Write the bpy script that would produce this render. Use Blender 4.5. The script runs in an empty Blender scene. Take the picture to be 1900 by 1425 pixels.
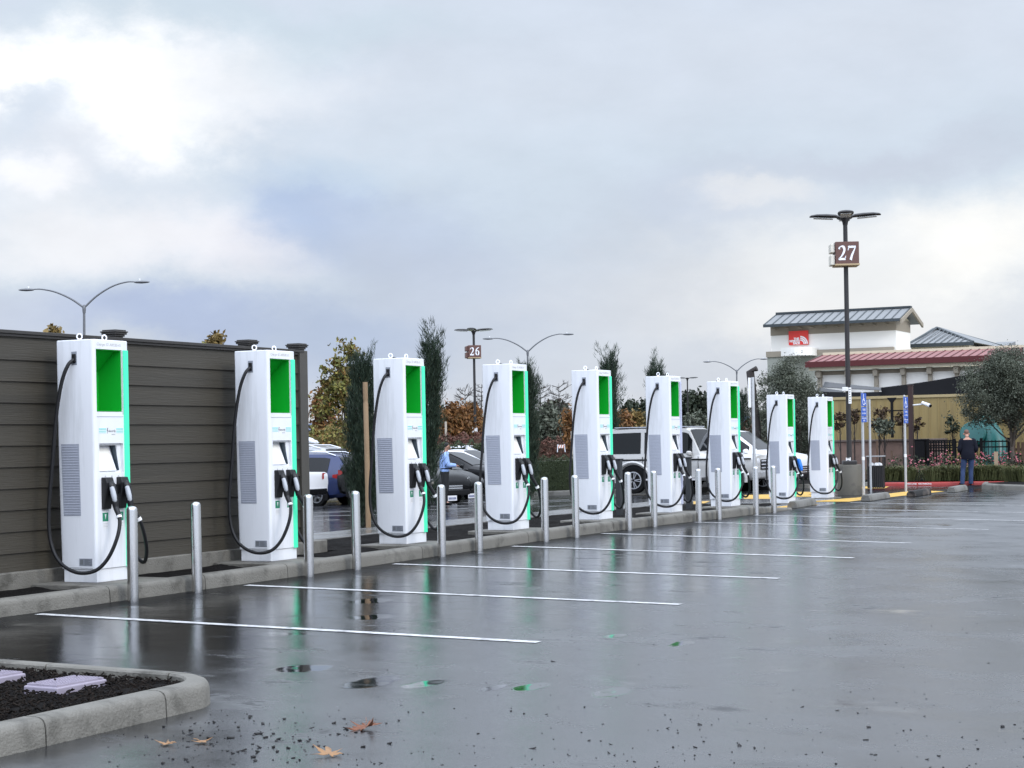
import bpy, bmesh, math, random
from mathutils import Vector, Matrix, Euler
R = math.radians
rnd = random.Random(7)
S = bpy.context.scene
COL = S.collection

# ------------------------------------------------------------------ camera frame (used to read places off the photograph)
F, U0, V0 = 3268.0, 950.0, 820.0
ROLL = R(1.0)
TH = math.atan(1660 / F)
CAM = Vector((11.08, 0.0, 1.47))
RIGHT = Vector((math.cos(TH), math.sin(TH), 0)); FWD = Vector((-math.sin(TH), math.cos(TH), 0))
def ray(u, v):
    du, dv = u - U0, v - V0
    c, s = math.cos(ROLL), math.sin(ROLL)
    x = du * c - dv * s; y = dv * c + du * s
    return RIGHT * (x / F) + FWD + Vector((0, 0, -y / F))
def PZ(u, v, Z): return CAM + ray(u, v) * Z
def PY(u, v, y):
    d = ray(u, v); return CAM + d * ((y - CAM.y) / d.y)
def PX(u, v, x):
    d = ray(u, v); return CAM + d * ((x - CAM.x) / d.x)
def PH(u, v, z):
    d = ray(u, v); return CAM + d * ((z - CAM.z) / d.z)
def gz(x, y):
    b = 0.05 * math.exp(-((y - 24.5) / 6.0) ** 2) * math.exp(-max(0, abs(x) - 0.5) / 5.0)
    if x >= 0: return b - 0.0146 * min(x, 32)
    if x > -2.5: return b
    return b - 0.025 * min(-x - 2.5, 30)
def PG(u, v, dz=0.0):
    p = PH(u, v, dz)
    for _ in range(25): p = PH(u, v, 0.5 * p.z + 0.5 * (gz(p.x, p.y) + dz))
    return p

# ------------------------------------------------------------------ materials
MATS = {}
def nd(nt, t, **kw):
    n = nt.nodes.new(t)
    for k, v in kw.items(): setattr(n, k, v)
    return n
def mat(name, col, rough=0.6, metal=0.0, var=0.12, vscale=6.0, bump=0.0, bscale=40.0, spec=0.5, island=None, emit=0.0, stretch=None, coat=0.0, stain=None, stainscale=1.5):
    """procedural Principled: base colour broken up by noise, optional bump, optional second colour per leaf island, optional stains"""
    if name in MATS: return MATS[name]
    m = bpy.data.materials.new(name); m.use_nodes = True; nt = m.node_tree
    b = nt.nodes['Principled BSDF']; L = nt.links.new
    tc = nd(nt, 'ShaderNodeTexCoord'); src = tc.outputs['Object']
    if stretch:
        mp = nd(nt, 'ShaderNodeMapping'); mp.inputs['Scale'].default_value = stretch
        L(src, mp.inputs['Vector']); src = mp.outputs['Vector']
    nz = nd(nt, 'ShaderNodeTexNoise'); nz.inputs['Scale'].default_value = vscale; nz.inputs['Detail'].default_value = 4
    L(src, nz.inputs['Vector'])
    mx = nd(nt, 'ShaderNodeMix', data_type='RGBA')
    c0 = [max(0, c * (1 - var)) for c in col]; c1 = [min(1, c * (1 + var)) for c in col]
    mx.inputs[6].default_value = (*c0, 1); mx.inputs[7].default_value = (*c1, 1)
    L(nz.outputs['Fac'], mx.inputs['Factor']); out = mx.outputs[2]
    if island:
        ge = nd(nt, 'ShaderNodeNewGeometry'); rp = nd(nt, 'ShaderNodeValToRGB')
        rp.color_ramp.interpolation = 'LINEAR'
        els = [col] + list(island)
        for i, c in enumerate(els):
            e = rp.color_ramp.elements[i] if i < 2 else rp.color_ramp.elements.new(1.0)
            e.position = i / (len(els) - 1); e.color = (*c, 1)
        L(ge.outputs['Random Per Island'], rp.inputs['Fac'])
        m2 = nd(nt, 'ShaderNodeMix', data_type='RGBA'); m2.inputs['Factor'].default_value = 0.85
        L(out, m2.inputs[6]); L(rp.outputs['Color'], m2.inputs[7]); out = m2.outputs[2]
    if stain:
        n3 = nd(nt, 'ShaderNodeTexNoise'); n3.inputs['Scale'].default_value = stainscale; n3.inputs['Detail'].default_value = 5; n3.inputs['Roughness'].default_value = 0.65
        L(src, n3.inputs['Vector'])
        r3 = nd(nt, 'ShaderNodeMapRange'); r3.inputs['From Min'].default_value = 0.5; r3.inputs['From Max'].default_value = 0.68
        L(n3.outputs['Fac'], r3.inputs['Value'])
        m3 = nd(nt, 'ShaderNodeMix', data_type='RGBA'); L(r3.outputs['Result'], m3.inputs['Factor']); L(out, m3.inputs[6]); m3.inputs[7].default_value = (*stain, 1)
        out = m3.outputs[2]
    L(out, b.inputs['Base Color'])
    b.inputs['Roughness'].default_value = rough; b.inputs['Metallic'].default_value = metal
    b.inputs['Specular IOR Level'].default_value = spec
    if coat: b.inputs['Coat Weight'].default_value = coat; b.inputs['Coat Roughness'].default_value = 0.05
    if emit:
        b.inputs['Emission Color'].default_value = (*col, 1); b.inputs['Emission Strength'].default_value = emit
    if bump:
        n2 = nd(nt, 'ShaderNodeTexNoise'); n2.inputs['Scale'].default_value = bscale; n2.inputs['Detail'].default_value = 5
        L(src, n2.inputs['Vector'])
        bp = nd(nt, 'ShaderNodeBump'); bp.inputs['Strength'].default_value = bump; bp.inputs['Distance'].default_value = 0.02
        L(n2.outputs['Fac'], bp.inputs['Height']); L(bp.outputs['Normal'], b.inputs['Normal'])
    MATS[name] = m
    return m

def asphalt_material():
    m = bpy.data.materials.new('wet_asphalt'); m.use_nodes = True; nt = m.node_tree; L = nt.links.new
    b = nt.nodes['Principled BSDF']
    tc = nd(nt, 'ShaderNodeTexCoord'); P = tc.outputs['Object']
    def noise(scale, detail=3, rough=0.5, st=None):
        n = nd(nt, 'ShaderNodeTexNoise'); n.inputs['Scale'].default_value = scale; n.inputs['Detail'].default_value = detail; n.inputs['Roughness'].default_value = rough
        if st:
            mp = nd(nt, 'ShaderNodeMapping'); mp.inputs['Scale'].default_value = st; L(P, mp.inputs['Vector']); L(mp.outputs['Vector'], n.inputs['Vector'])
        else: L(P, n.inputs['Vector'])
        return n.outputs['Fac']
    def rng(v, a, c, d, e):
        r = nd(nt, 'ShaderNodeMapRange', interpolation_type='SMOOTHSTEP')
        for k, x in zip(('From Min', 'From Max', 'To Min', 'To Max'), (a, c, d, e)): r.inputs[k].default_value = x
        L(v, r.inputs['Value']); return r.outputs['Result']
    def mth(op, a, c):
        n = nd(nt, 'ShaderNodeMath', operation=op)
        for i, x in enumerate((a, c)):
            if isinstance(x, (int, float)): n.inputs[i].default_value = x
            else: L(x, n.inputs[i])
        return n.outputs[0]
    big = noise(0.35, 5, 0.6); mid = noise(1.3, 5, 0.62, (1.0, 0.75, 1)); fine = noise(140, 2); grit = noise(420, 2)
    dry = rng(mid, 0.54, 0.72, 0, 1)                 # patches where the film of water has drained off the stones
    # away from the kerb, on the crown of the lot, the film is thinner and the stones stand out of it: damp rather than wet
    sx = nd(nt, 'ShaderNodeSeparateXYZ'); L(P, sx.inputs[0])
    crown = mth('ADD', mth('MULTIPLY', rng(sx.outputs['X'], 0.4, 6.0, 0, 1), 0.75), mth('MULTIPLY', rng(sx.outputs['Y'], 20, 40, 0, 1), 0.45))
    damp = rng(mth('ADD', mth('MULTIPLY', crown, 0.55), noise(0.75, 6, 0.68, (1.0, 1.15, 1))), 0.62, 1.05, 0, 1)
    dry = mth('MULTIPLY', dry, rng(big, 0.42, 0.62, 0.15, 1))
    pud = rng(noise(0.8, 3, 0.5, (1.0, 1.5, 1)), 0.64, 0.74, 0, 1)
    # small standing puddles whose places are read off the photograph
    for (u, v, rx, ry) in PUDDLES:
        p = PG(u, v)
        vs = nd(nt, 'ShaderNodeVectorMath', operation='SUBTRACT'); L(P, vs.inputs[0]); vs.inputs[1].default_value = p
        vm = nd(nt, 'ShaderNodeVectorMath', operation='MULTIPLY'); L(vs.outputs[0], vm.inputs[0]); vm.inputs[1].default_value = (1 / rx, 1 / ry, 0)
        vl = nd(nt, 'ShaderNodeVectorMath', operation='LENGTH'); L(vm.outputs[0], vl.inputs[0])
        w = mth('ADD', vl.outputs['Value'], mth('MULTIPLY', mth('SUBTRACT', noise(3, 4), 0.5), 1.2))
        pud = mth('MAXIMUM', pud, rng(w, 0.75, 1.05, 1, 0))
    rough = rng(big, 0.3, 0.7, 0.12, 0.20)
    rough = mth('ADD', rough, mth('MULTIPLY', dry, 0.12))
    rough = mth('ADD', rough, mth('MULTIPLY', damp, mth('ADD', 0.10, mth('MULTIPLY', rng(sx.outputs['Y'], 16, 34, 0, 1), 0.17))))
    # spots the film has drained from altogether: rough dark stones with little gloss
    bare = mth('MULTIPLY', rng(noise(1.7, 6, 0.66, (0.75, 1.25, 1)), 0.56, 0.68, 0, 1), rng(noise(0.28, 2), 0.38, 0.56, 0.3, 1))
    edge = mth('ADD', mth('SUBTRACT', sx.outputs['X'], 0.0), mth('MULTIPLY', mth('SUBTRACT', noise(1.1, 4), 0.5), 0.9))
    edge = mth('MULTIPLY', rng(edge, 0.35, 1.05, 1, 0), rng(sx.outputs['X'], -0.05, 0.0, 0, 1))      # the strip along the kerb, where no water stands
    bare = mth('MAXIMUM', bare, mth('MULTIPLY', edge, 0.95))
    bare = mth('MULTIPLY', bare, mth('SUBTRACT', 1.0, pud))
    rough = mth('ADD', rough, mth('MULTIPLY', bare, 0.30))
    rough = mth('MULTIPLY', rough, mth('SUBTRACT', 1.0, mth('MULTIPLY', pud, 0.75)))
    rough = mth('MULTIPLY', rough, mth('ADD', 0.62, mth('MULTIPLY', rng(sx.outputs['X'], 0.3, 4.0, 0, 1), 0.38)))
    L(rough, b.inputs['Roughness'])
    cr = nd(nt, 'ShaderNodeMix', data_type='RGBA'); cr.inputs[6].default_value = (0.003, 0.0032, 0.0037, 1); cr.inputs[7].default_value = (0.020, 0.0215, 0.025, 1)
    L(mth('ADD', mth('MULTIPLY', fine, 0.3), mth('ADD', mth('MULTIPLY', dry, 0.3), mth('MULTIPLY', damp, 0.6))), cr.inputs['Factor']); L(cr.outputs[2], b.inputs['Base Color'])
    h = mth('ADD', mth('MULTIPLY', fine, 0.0003), mth('MULTIPLY', grit, 0.0001))
    h = mth('MULTIPLY', h, mth('SUBTRACT', 1.0, mth('MULTIPLY', pud, 0.95)))
    h = mth('ADD', h, mth('MULTIPLY', mth('ADD', mth('MULTIPLY', noise(26, 3), 0.0006), mth('MULTIPLY', mth('ADD', mth('MULTIPLY', noise(75, 3, .7), 0.0007), mth('MULTIPLY', fine, 0.0006)), damp)), mth('SUBTRACT', 1.0, mth('MULTIPLY', pud, 0.9))))
    h = mth('ADD', h, mth('MULTIPLY', noise(2.2, 2), 0.004))
    bp = nd(nt, 'ShaderNodeBump'); bp.inputs['Strength'].default_value = 1.0; bp.inputs['Distance'].default_value = 1.0
    L(h, bp.inputs['Height']); L(bp.outputs['Normal'], b.inputs['Normal'])
    near = rng(sx.outputs['X'], 0.3, 4.0, 0, 1)
    L(mth('SUBTRACT', mth('ADD', mth('MULTIPLY', damp, 1.1), mth('ADD', 1.40, mth('MULTIPLY', near, 0.38))), mth('MULTIPLY', bare, mth('ADD', 0.30, mth('MULTIPLY', damp, 1.05)))), b.inputs['IOR'])
    return m
PUDDLES = [(690, 1265, .16, .35), (790, 1268, .10, .25), (985, 1274, .10, .22), (1136, 1283, .12, .25), (560, 1240, .2, .25), (920, 1275, .06, .2), (1142, 1180, .08, .18), (1260, 1195, .08, .2), (690, 1115, .2, .3), (690, 1145, .2, .25)]

# ------------------------------------------------------------------ mesh helper
class MB:
    def __init__(s): s.v = []; s.f = []; s.sm = []
    def add(s, vs, fs, smooth=False):
        o = len(s.v); s.v += [tuple(p) for p in vs]; s.f += [tuple(i + o for i in f) for f in fs]; s.sm += [smooth] * len(fs); return s
    def box(s, x0, x1, y0, y1, z0, z1, M=None):
        vs = [Vector((x, y, z)) for z in (z0, z1) for y in (y0, y1) for x in (x0, x1)]
        if M: vs = [M @ p for p in vs]
        return s.add(vs, [(0, 2, 3, 1), (4, 5, 7, 6), (0, 1, 5, 4), (2, 6, 7, 3), (0, 4, 6, 2), (1, 3, 7, 5)])
    def loft(s, rings, cap=True, smooth=True, closed=True):
        n = len(rings[0]); vs = [p for r in rings for p in r]; fs = []
        for i in range(len(rings) - 1):
            for j in range(n if closed else n - 1):
                k = (j + 1) % n
                fs.append((i * n + j, i * n + k, (i + 1) * n + k, (i + 1) * n + j))
        s.add(vs, fs, smooth)
        if cap and closed:
            s.add(rings[0], [tuple(range(n))[::-1]]); s.add(rings[-1], [tuple(range(n))])
        return s
    def tube(s, pts, r, n=8, cap=True, smooth=True):
        pts = [Vector(p) for p in pts]
        rr = r if isinstance(r, (list, tuple)) else [r] * len(pts)
        rings = []; prev = None
        for i, p in enumerate(pts):
            t = (pts[min(i + 1, len(pts) - 1)] - pts[max(i - 1, 0)])
            if t.length < 1e-9: t = Vector((0, 0, 1))
            t.normalize()
            if prev is None:
                a = Vector((0, 0, 1)) if abs(t.z) < 0.9 else Vector((1, 0, 0))
                x = t.cross(a).normalized()
            else: x = (prev - t * prev.dot(t)).normalized()
            prev = x; y = t.cross(x)
            rings.append([p + (x * math.cos(2 * math.pi * k / n) + y * math.sin(2 * math.pi * k / n)) * rr[i] for k in range(n)])
        return s.loft(rings, cap, smooth)
    def cyl(s, c, r, h, n=20, r2=None, smooth=True):
        r2 = r if r2 is None else r2; c = Vector(c)
        ring = lambda rad, z: [c + Vector((rad * math.cos(2 * math.pi * k / n), rad * math.sin(2 * math.pi * k / n), z)) for k in range(n)]
        return s.loft([ring(r, 0), ring(r2, h)], True, smooth)
    def lathe(s, prof, n=24, c=(0, 0, 0), M=None):
        c = Vector(c); rings = []
        for rad, z in prof:
            rg = [Vector((rad * math.cos(2 * math.pi * k / n), rad * math.sin(2 * math.pi * k / n), z)) for k in range(n)]
            rings.append([(M @ p if M else p) + c for p in rg])
        return s.loft(rings, True, True)
    def prism(s, poly, axis, a, b, M=None):
        """2D polygon extruded along axis ('x': poly in y,z; 'y': poly in x,z; 'z': poly in x,y)"""
        def P(p, t):
            q = Vector((t, p[0], p[1])) if axis == 'x' else Vector((p[0], t, p[1])) if axis == 'y' else Vector((p[0], p[1], t))
            return M @ q if M else q
        return s.loft([[P(p, a) for p in poly], [P(p, b) for p in poly]], True, False)
    def mesh(s, name, off=None, fix=True):
        me = bpy.data.meshes.new(name)
        vs = s.v if off is None else [(p[0] - off[0], p[1] - off[1], p[2] - off[2]) for p in s.v]
        me.from_pydata(vs, [], s.f); me.polygons.foreach_set('use_smooth', s.sm)
        if fix and len(s.f) < 20000:
            bm = bmesh.new(); bm.from_mesh(me)
            bmesh.ops.remove_doubles(bm, verts=bm.verts, dist=1e-6)
            bmesh.ops.recalc_face_normals(bm, faces=bm.faces); bm.to_mesh(me); bm.free()
            if any(s.sm): me.set_sharp_from_angle(angle=R(38))
        me.update()
        return me
    def build(s, name, m, parent=None, off=None, bevel=0.0, fix=True, loc=None):
        me = s.mesh(name, off, fix)
        o = bpy.data.objects.new(name, me); COL.objects.link(o)
        if m is not None: me.materials.append(m)
        if parent is not None: o.parent = parent
        elif off is not None: o.location = off
        if loc is not None: o.location = loc
        if bevel:
            bv = o.modifiers.new('bevel', 'BEVEL'); bv.width = bevel; bv.segments = 2; bv.limit_method = 'ANGLE'; bv.angle_limit = R(40)
        return o
def tag(o, label=None, cat=None, group=None, kind=None):
    if label: o['label'] = label
    if cat: o['category'] = cat
    if group: o['group'] = group
    if kind: o['kind'] = kind
    return o
def thing(name, label, cat, loc=(0, 0, 0), rz=0.0, group=None):
    o = bpy.data.objects.new(name, None); COL.objects.link(o); o.empty_display_size = 0.2
    o.location = loc; o.rotation_euler = (0, 0, rz)
    return tag(o, label, cat, group)
def copy_tree(o, parent=None):
    c = o.copy(); COL.objects.link(c)
    if parent is not None: c.parent = parent
    for ch in [x for x in o.children]: copy_tree(ch, c)
    return c
def spline(pts, n=8):
    """Catmull-Rom through the points"""
    P = [Vector(p) for p in pts]; P = [P[0] * 2 - P[1]] + P + [P[-1] * 2 - P[-2]]; out = []
    for i in range(1, len(P) - 2):
        for k in range(n):
            t = k / n; a, b, c, d = P[i - 1], P[i], P[i + 1], P[i + 2]
            out.append(0.5 * ((2 * b) + (c - a) * t + (2 * a - 5 * b + 4 * c - d) * t * t + (3 * b - a - 3 * c + d) * t ** 3))
    out.append(P[-2]); return out
def text_mesh(body, size, name='lettering', align='CENTER', extrude=0.0008, bold=0.0):
    cu = bpy.data.curves.new(name, 'FONT'); cu.body = body; cu.size = size; cu.align_x = align; cu.align_y = 'CENTER'; cu.extrude = extrude; cu.resolution_u = 3
    cu.offset = bold
    o = bpy.data.objects.new(name, cu); COL.objects.link(o)
    dg = bpy.context.evaluated_depsgraph_get()
    me = bpy.data.meshes.new_from_object(o.evaluated_get(dg)); me.name = name
    bpy.data.objects.remove(o); bpy.data.curves.remove(cu)
    return me
def put_mesh(me, name, m, parent, M):
    o = bpy.data.objects.new(name, me); COL.objects.link(o)
    if not me.materials: me.materials.append(m)
    o.parent = parent; o.matrix_local = M; return o
FACE_PX = Matrix(((0, 0, 1, 0), (1, 0, 0, 0), (0, 1, 0, 0), (0, 0, 0, 1)))      # text lying in xy -> readable on a face that looks to +x (reads along +y)
FACE_NY = Matrix(((1, 0, 0, 0), (0, 0, -1, 0), (0, 1, 0, 0), (0, 0, 0, 1)))     # readable on a face that looks to -y (reads along +x)
def T(x, y, z): return Matrix.Translation((x, y, z))
def boolean(o, cutters):
    for c in cutters:
        md = o.modifiers.new('cut', 'BOOLEAN'); md.operation = 'DIFFERENCE'; md.solver = 'EXACT'; md.object = c
    dg = bpy.context.evaluated_depsgraph_get()
    me = bpy.data.meshes.new_from_object(o.evaluated_get(dg))
    o.modifiers.clear(); old = o.data; o.data = me; me.name = old.name
    for c in cutters: bpy.data.objects.remove(c)
    me.set_sharp_from_angle(angle=R(38))

M_white = mat('white_powder_coat', (0.80, 0.81, 0.83), 0.32, var=0.035, vscale=2.5, spec=0.5, stretch=(5, 5, .5), stain=(0.69, 0.70, 0.71), stainscale=1.6)
M_black = mat('black_rubber', (0.006, 0.006, 0.007), 0.5, var=0.2, spec=0.35)
M_blackpl = mat('black_plastic', (0.008, 0.008, 0.009), 0.42, var=0.15, spec=0.4)
M_conc = mat('damp_concrete', (0.165, 0.156, 0.134), 0.62, var=0.25, vscale=2.5, bump=0.5, bscale=60, stain=(0.075, 0.07, 0.058), stainscale=2.8)
M_galv = mat('galvanised_steel', (0.52, 0.53, 0.54), 0.42, metal=0.6, var=0.12, vscale=15)
M_dkmetal = mat('dark_bronze_paint', (0.022, 0.020, 0.020), 0.4, var=0.15)

# ------------------------------------------------------------------ ground
def ground():
    xs = sorted(set([-900, -600, -400, -260, -160, -110, -80, -60, -45, -32.5, -26, -20, -15, -11, -8, -6, -4.3, -2.5, 0, 2, 4, 6, 8, 11, 15, 20, 26, 32, 45, 70, 120, 220, 400, 900]))
    ys = [-60, -30, -15, -5] + [i * 1.5 for i in range(0, 40)] + [62, 66, 72, 80, 92, 110, 140, 190, 260, 380, 600, 1000, 2200]
    vs = [(x, y, gz(x, y)) for y in ys for x in xs]; n = len(xs)
    fs = [(j * n + i, j * n + i + 1, (j + 1) * n + i + 1, (j + 1) * n + i) for j in range(len(ys) - 1) for i in range(n - 1)]
    m = MB(); m.add(vs, fs, True)
    o = m.build('asphalt_ground', asphalt_material(), fix=False); tag(o, kind='structure')
ground()
M_paint = mat('worn_white_road_paint', (0.62, 0.62, 0.62), 0.35, var=0.15, vscale=8, stain=(0.16, 0.16, 0.17), stainscale=11)
def strip(name, pts, w, m, dz=0.004, kind='structure'):
    """a painted strip draped on the ground along a polyline"""
    mb = MB(); L_ = []; 
    for i, p in enumerate(pts):
        a = Vector(pts[max(0, i - 1)]); b = Vector(pts[min(len(pts) - 1, i + 1)]); t = (b - a); t.normalize(); nrm = Vector((-t.y, t.x))
        for sgn in (1, -1):
            q = Vector((p[0], p[1])) + nrm * (w / 2 * sgn); L_.append((q.x, q.y, gz(q.x, q.y) + dz))
    mb.add(L_, [(2 * i, 2 * i + 1, 2 * i + 3, 2 * i + 2) for i in range(len(pts) - 1)])
    return tag(mb.build(name, m), kind=kind)
LINES = [((90, 1141), (1000, 1192)), ((455, 1086), (1262, 1122)), ((725, 1047), (1448, 1073)), ((935, 1015), (1590, 1034)), ((1105, 992), (1700, 1006))]
ly = []
for a, b in LINES:
    p, q = PG(*a), PG(*b); ly.append(p.y); y = (p.y + q.y) / 2
    strip('parking_line', [(0.12 + (q.x - 0.12) * k / 8, y) for k in range(9)], 0.11, M_paint)
for k, y in enumerate((28.45, 31.55, 34.7, 38.0)):
    strip('parking_line', [(0.12 + 5 * j / 8, y) for j in range(9)], 0.11, M_paint)
# a few stall lines of the rows on the far right and on the lower lot to the left
for y in (27, 30, 33, 36, 39):
    strip('parking_line', [(-10 - j, y + 6) for j in range(6)], 0.1, M_paint)
# ---- kerb of the charger island
def kerb(name, pts, w=0.15, h=0.15, joint=1.5, m=M_conc, closed=False, base=None, left=True):
    """concrete kerb in cast lengths: pts run along the face; the body lies on the left of the direction of travel"""
    mb = MB(); dense = []
    for i in range(len(pts) - 1):
        a, b = Vector(pts[i]), Vector(pts[i + 1]); n = max(1, int((b - a).length / 0.25))
        dense += [a + (b - a) * k / n for k in range(n)]
    dense.append(Vector(pts[-1]))
    run = 0; seg = [dense[0]]; segs = []
    for i in range(1, len(dense)):
        seg.append(dense[i]); run += (dense[i] - dense[i - 1]).length
        if run > joint: segs.append(seg); seg = [dense[i]]; run = 0
    if len(seg) > 1: segs.append(seg)
    for sg in segs:
        rings = []
        for i, p in enumerate(sg):
            gi = dense.index(p)
            t = dense[min(gi + 1, len(dense) - 1)] - dense[max(gi - 1, 0)]; t.normalize()
            nrm = Vector((-t.y, t.x)) * (1 if left else -1)
            if i == 0: p = p + t * 0.006
            if i == len(sg) - 1: p = p - t * 0.006
            g = gz(p.x, p.y) if base is None else base
            hh = h(p) if callable(h) else h
            c = 0.025
            prof = [(0, -0.1), (0.008, hh - .055), (0.014, hh - .03), (0.028, hh - .012), (0.05, hh - .003), (0.075, hh), (w - 0.012, hh), (w, hh - 0.012), (w, -0.1)]
            rings.append([Vector((p.x + nrm.x * d, p.y + nrm.y * d, g + z)) for d, z in prof])
        mb.loft(rings, True, True)
    return tag(mb.build(name, m), kind='structure')
kh = lambda p: 0.155 if p.y < 32.0 else max(0.03, 0.155 - (p.y - 32.0) * 0.05)
kerb('island_kerb', [(0, 34.3), (0, -6)], h=kh, joint=1.32, left=False)
# ---- mulch, pads, sidewalk
M_mulch = mat('wet_black_mulch', (0.006, 0.005, 0.0045), 0.9, spec=.12, var=0.6, vscale=30, bump=1.0, bscale=45)
def mulch(name, x0, x1, y0, y1, z, step=0.12, amp=0.03):
    nx = max(2, int((x1 - x0) / step)); ny = max(2, int((y1 - y0) / (step * 1.6))); vs = []
    r2 = random.Random(len(name) + int(y0 * 10))
    for j in range(ny + 1):
        for i in range(nx + 1):
            x = x0 + (x1 - x0) * i / nx; y = y0 + (y1 - y0) * j / ny
            edge = 0 if i in (0, nx) or j in (0, ny) else 1
            vs.append((x, y, gz(x, y) + z + edge * r2.uniform(-amp, amp)))
    n = nx + 1
    fs = [(j * n + i, j * n + i + 1, (j + 1) * n + i + 1, (j + 1) * n + i) for j in range(ny) for i in range(nx)]
    mb = MB(); mb.add(vs, fs, True); return tag(mb.build(name, M_mulch, fix=False), kind='structure')
mulch('mulch_bed', -1.02, -0.14, -6, 34.2, 0.115)
mulch('mulch_bed', -2.5, -1.02, 18.9, 34.2, 0.115)
mulch('mulch_bed', -4.35, -3.4, 18.9, 33.5, 0.06)
M_walk = mat('wet_sidewalk_concrete', (0.14, 0.137, 0.13), 0.2, var=0.2, vscale=2, bump=0.15, bscale=70, stain=(0.07, 0.068, 0.064), stainscale=1.2)
mb = MB()
y = 18.7
while y < 34:
    z = gz(-2.9, y + .7); mb.box(-3.42, -2.48, y, y + 1.485, z - .1, z + 0.15); y += 1.5
tag(mb.build('sidewalk', M_walk, bevel=0.012), kind='structure')
CH = [(-0.42, 13.578), (-0.40, 16.535), (-0.40, 19.569), (-0.40, 22.60), (-0.42, 25.70), (-0.42, 28.79), (-0.44, 31.90), (-1.09, 37.37), (-1.155, 40.58)]
mb = MB()
for i, (x, y) in enumerate(CH[:7]):
    g = gz(-.3, y); mb.box(-1.0, -0.165, y - 0.28, y + 0.80, g - .05, g + 0.152)
tag(mb.build('concrete_pad', M_conc, bevel=0.01), kind='structure')
mb = MB()
for i, (x, y) in enumerate(CH[7:]): mb.box(x - .65, x + .12, y - .15, y + .68, -0.1, 0.012)
tag(mb.build('concrete_pad', M_conc, bevel=0.006), kind='structure')

# ------------------------------------------------------------------ planting island in the near left corner
def near_island():
    X, Y, r = 4.74, 8.82, 0.5
    face = [(X, -6), (X, 2), (X, 5), (X + .02, 6.8)]
    for k in range(0, 13):
        a = R(90 * k / 12); face.append((X - r + r * math.cos(a), Y - r + r * math.sin(a)))
    face += [(3.0, Y), (1.5, Y), (-0.0, Y + .02)]
    base = lambda: None
    kerb('island_kerb', face, w=0.155, h=0.15, joint=0.92)
    vs = []; mb = MB(); r2 = random.Random(3)
    nx, ny = 90, 100
    for j in range(ny + 1):
        for i in range(nx + 1):
            x = 0.2 + (X - 0.15 - 0.2) * i / nx; y = 3.0 + (Y - 0.15 - 3.0) * j / ny
            # clip the corner to the kerb's inner curve
            dx, dy = x - (X - r), y - (Y - r)
            if dx > 0 and dy > 0:
                d = math.hypot(dx, dy); lim = r - 0.145
                if d > lim: x, y = X - r + dx / d * lim, Y - r + dy / d * lim
            vs.append((x, y, gz(x, y) + 0.10 + r2.uniform(-.018, .018) + 0.015 * math.sin(x * 3) * math.cos(y * 2.3)))
    n = nx + 1
    mb.add(vs, [(j * n + i, j * n + i + 1, (j + 1) * n + i + 1, (j + 1) * n + i) for j in range(ny) for i in range(nx)], True)
    tag(mb.build('mulch_bed', M_mulch, fix=False), kind='structure')
    # loose bark chips
    mb = MB()
    for k in range(5200):
        x = r2.uniform(2.2, X - .17); y = r2.uniform(6.2, Y - .17)
        if x > X - r and y > Y - r and math.hypot(x - X + r, y - Y + r) > r - .16: continue
        if 3.73 < x < 4.06 and 7.93 < y < 8.42 or 3.1 < x < 3.45 and 7.93 < y < 8.42:
            if r2.random() > 0.03: continue
            zz = 0.165
        else: zz = 0.118
        M = T(x, y, gz(x, y) + zz) @ Euler((r2.uniform(-.7, .7), r2.uniform(-.7, .7), r2.uniform(0, 6.3))).to_matrix().to_4x4()
        l = r2.uniform(.005, .019); w = r2.uniform(.002, .006); mb.box(-l, l, -w, w, -.003, .004, M)
    M_chip = mat('bark_chips', (0.006, 0.005, 0.004), 0.85, var=0.3, spec=.12, island=[(0.018, 0.013, 0.010), (0.004, 0.0035, 0.003)])
    tag(mb.build('mulch_chips', M_chip, fix=False), kind='stuff')
near_island()
M_lav = mat('lavender_plastic', (0.32, 0.285, 0.345), 0.45, var=0.1, vscale=20, bump=0.1)
def valve_box(cx, cy, label):
    t = thing('valve_box', label, 'valve box', (cx, cy, gz(cx, cy) + 0.10), R(-3), 'lavender valve boxes in the mulch')
    b = MB(); b.box(-.135, .135, -.21, .21, -.02, .035); b.build('body', M_lav, t, bevel=0.008)
    l = MB(); l.box(-.12, .12, -.195, .195, .035, .047)
    for k in range(18):
        for j in range(9):
            x = -.105 + j * .0262; yy = -.18 + k * .0212
            l.box(x - .008, x + .008, yy - .004, yy + .004, .0468, .0505)
    l.build('lid', M_lav, t, bevel=0.0)
valve_box(3.90, 8.18, 'lavender valve box lid in dark mulch, nearer the rounded kerb nose')
valve_box(3.27, 8.17, 'lavender valve box lid cut off by the left edge of the photo')

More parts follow.
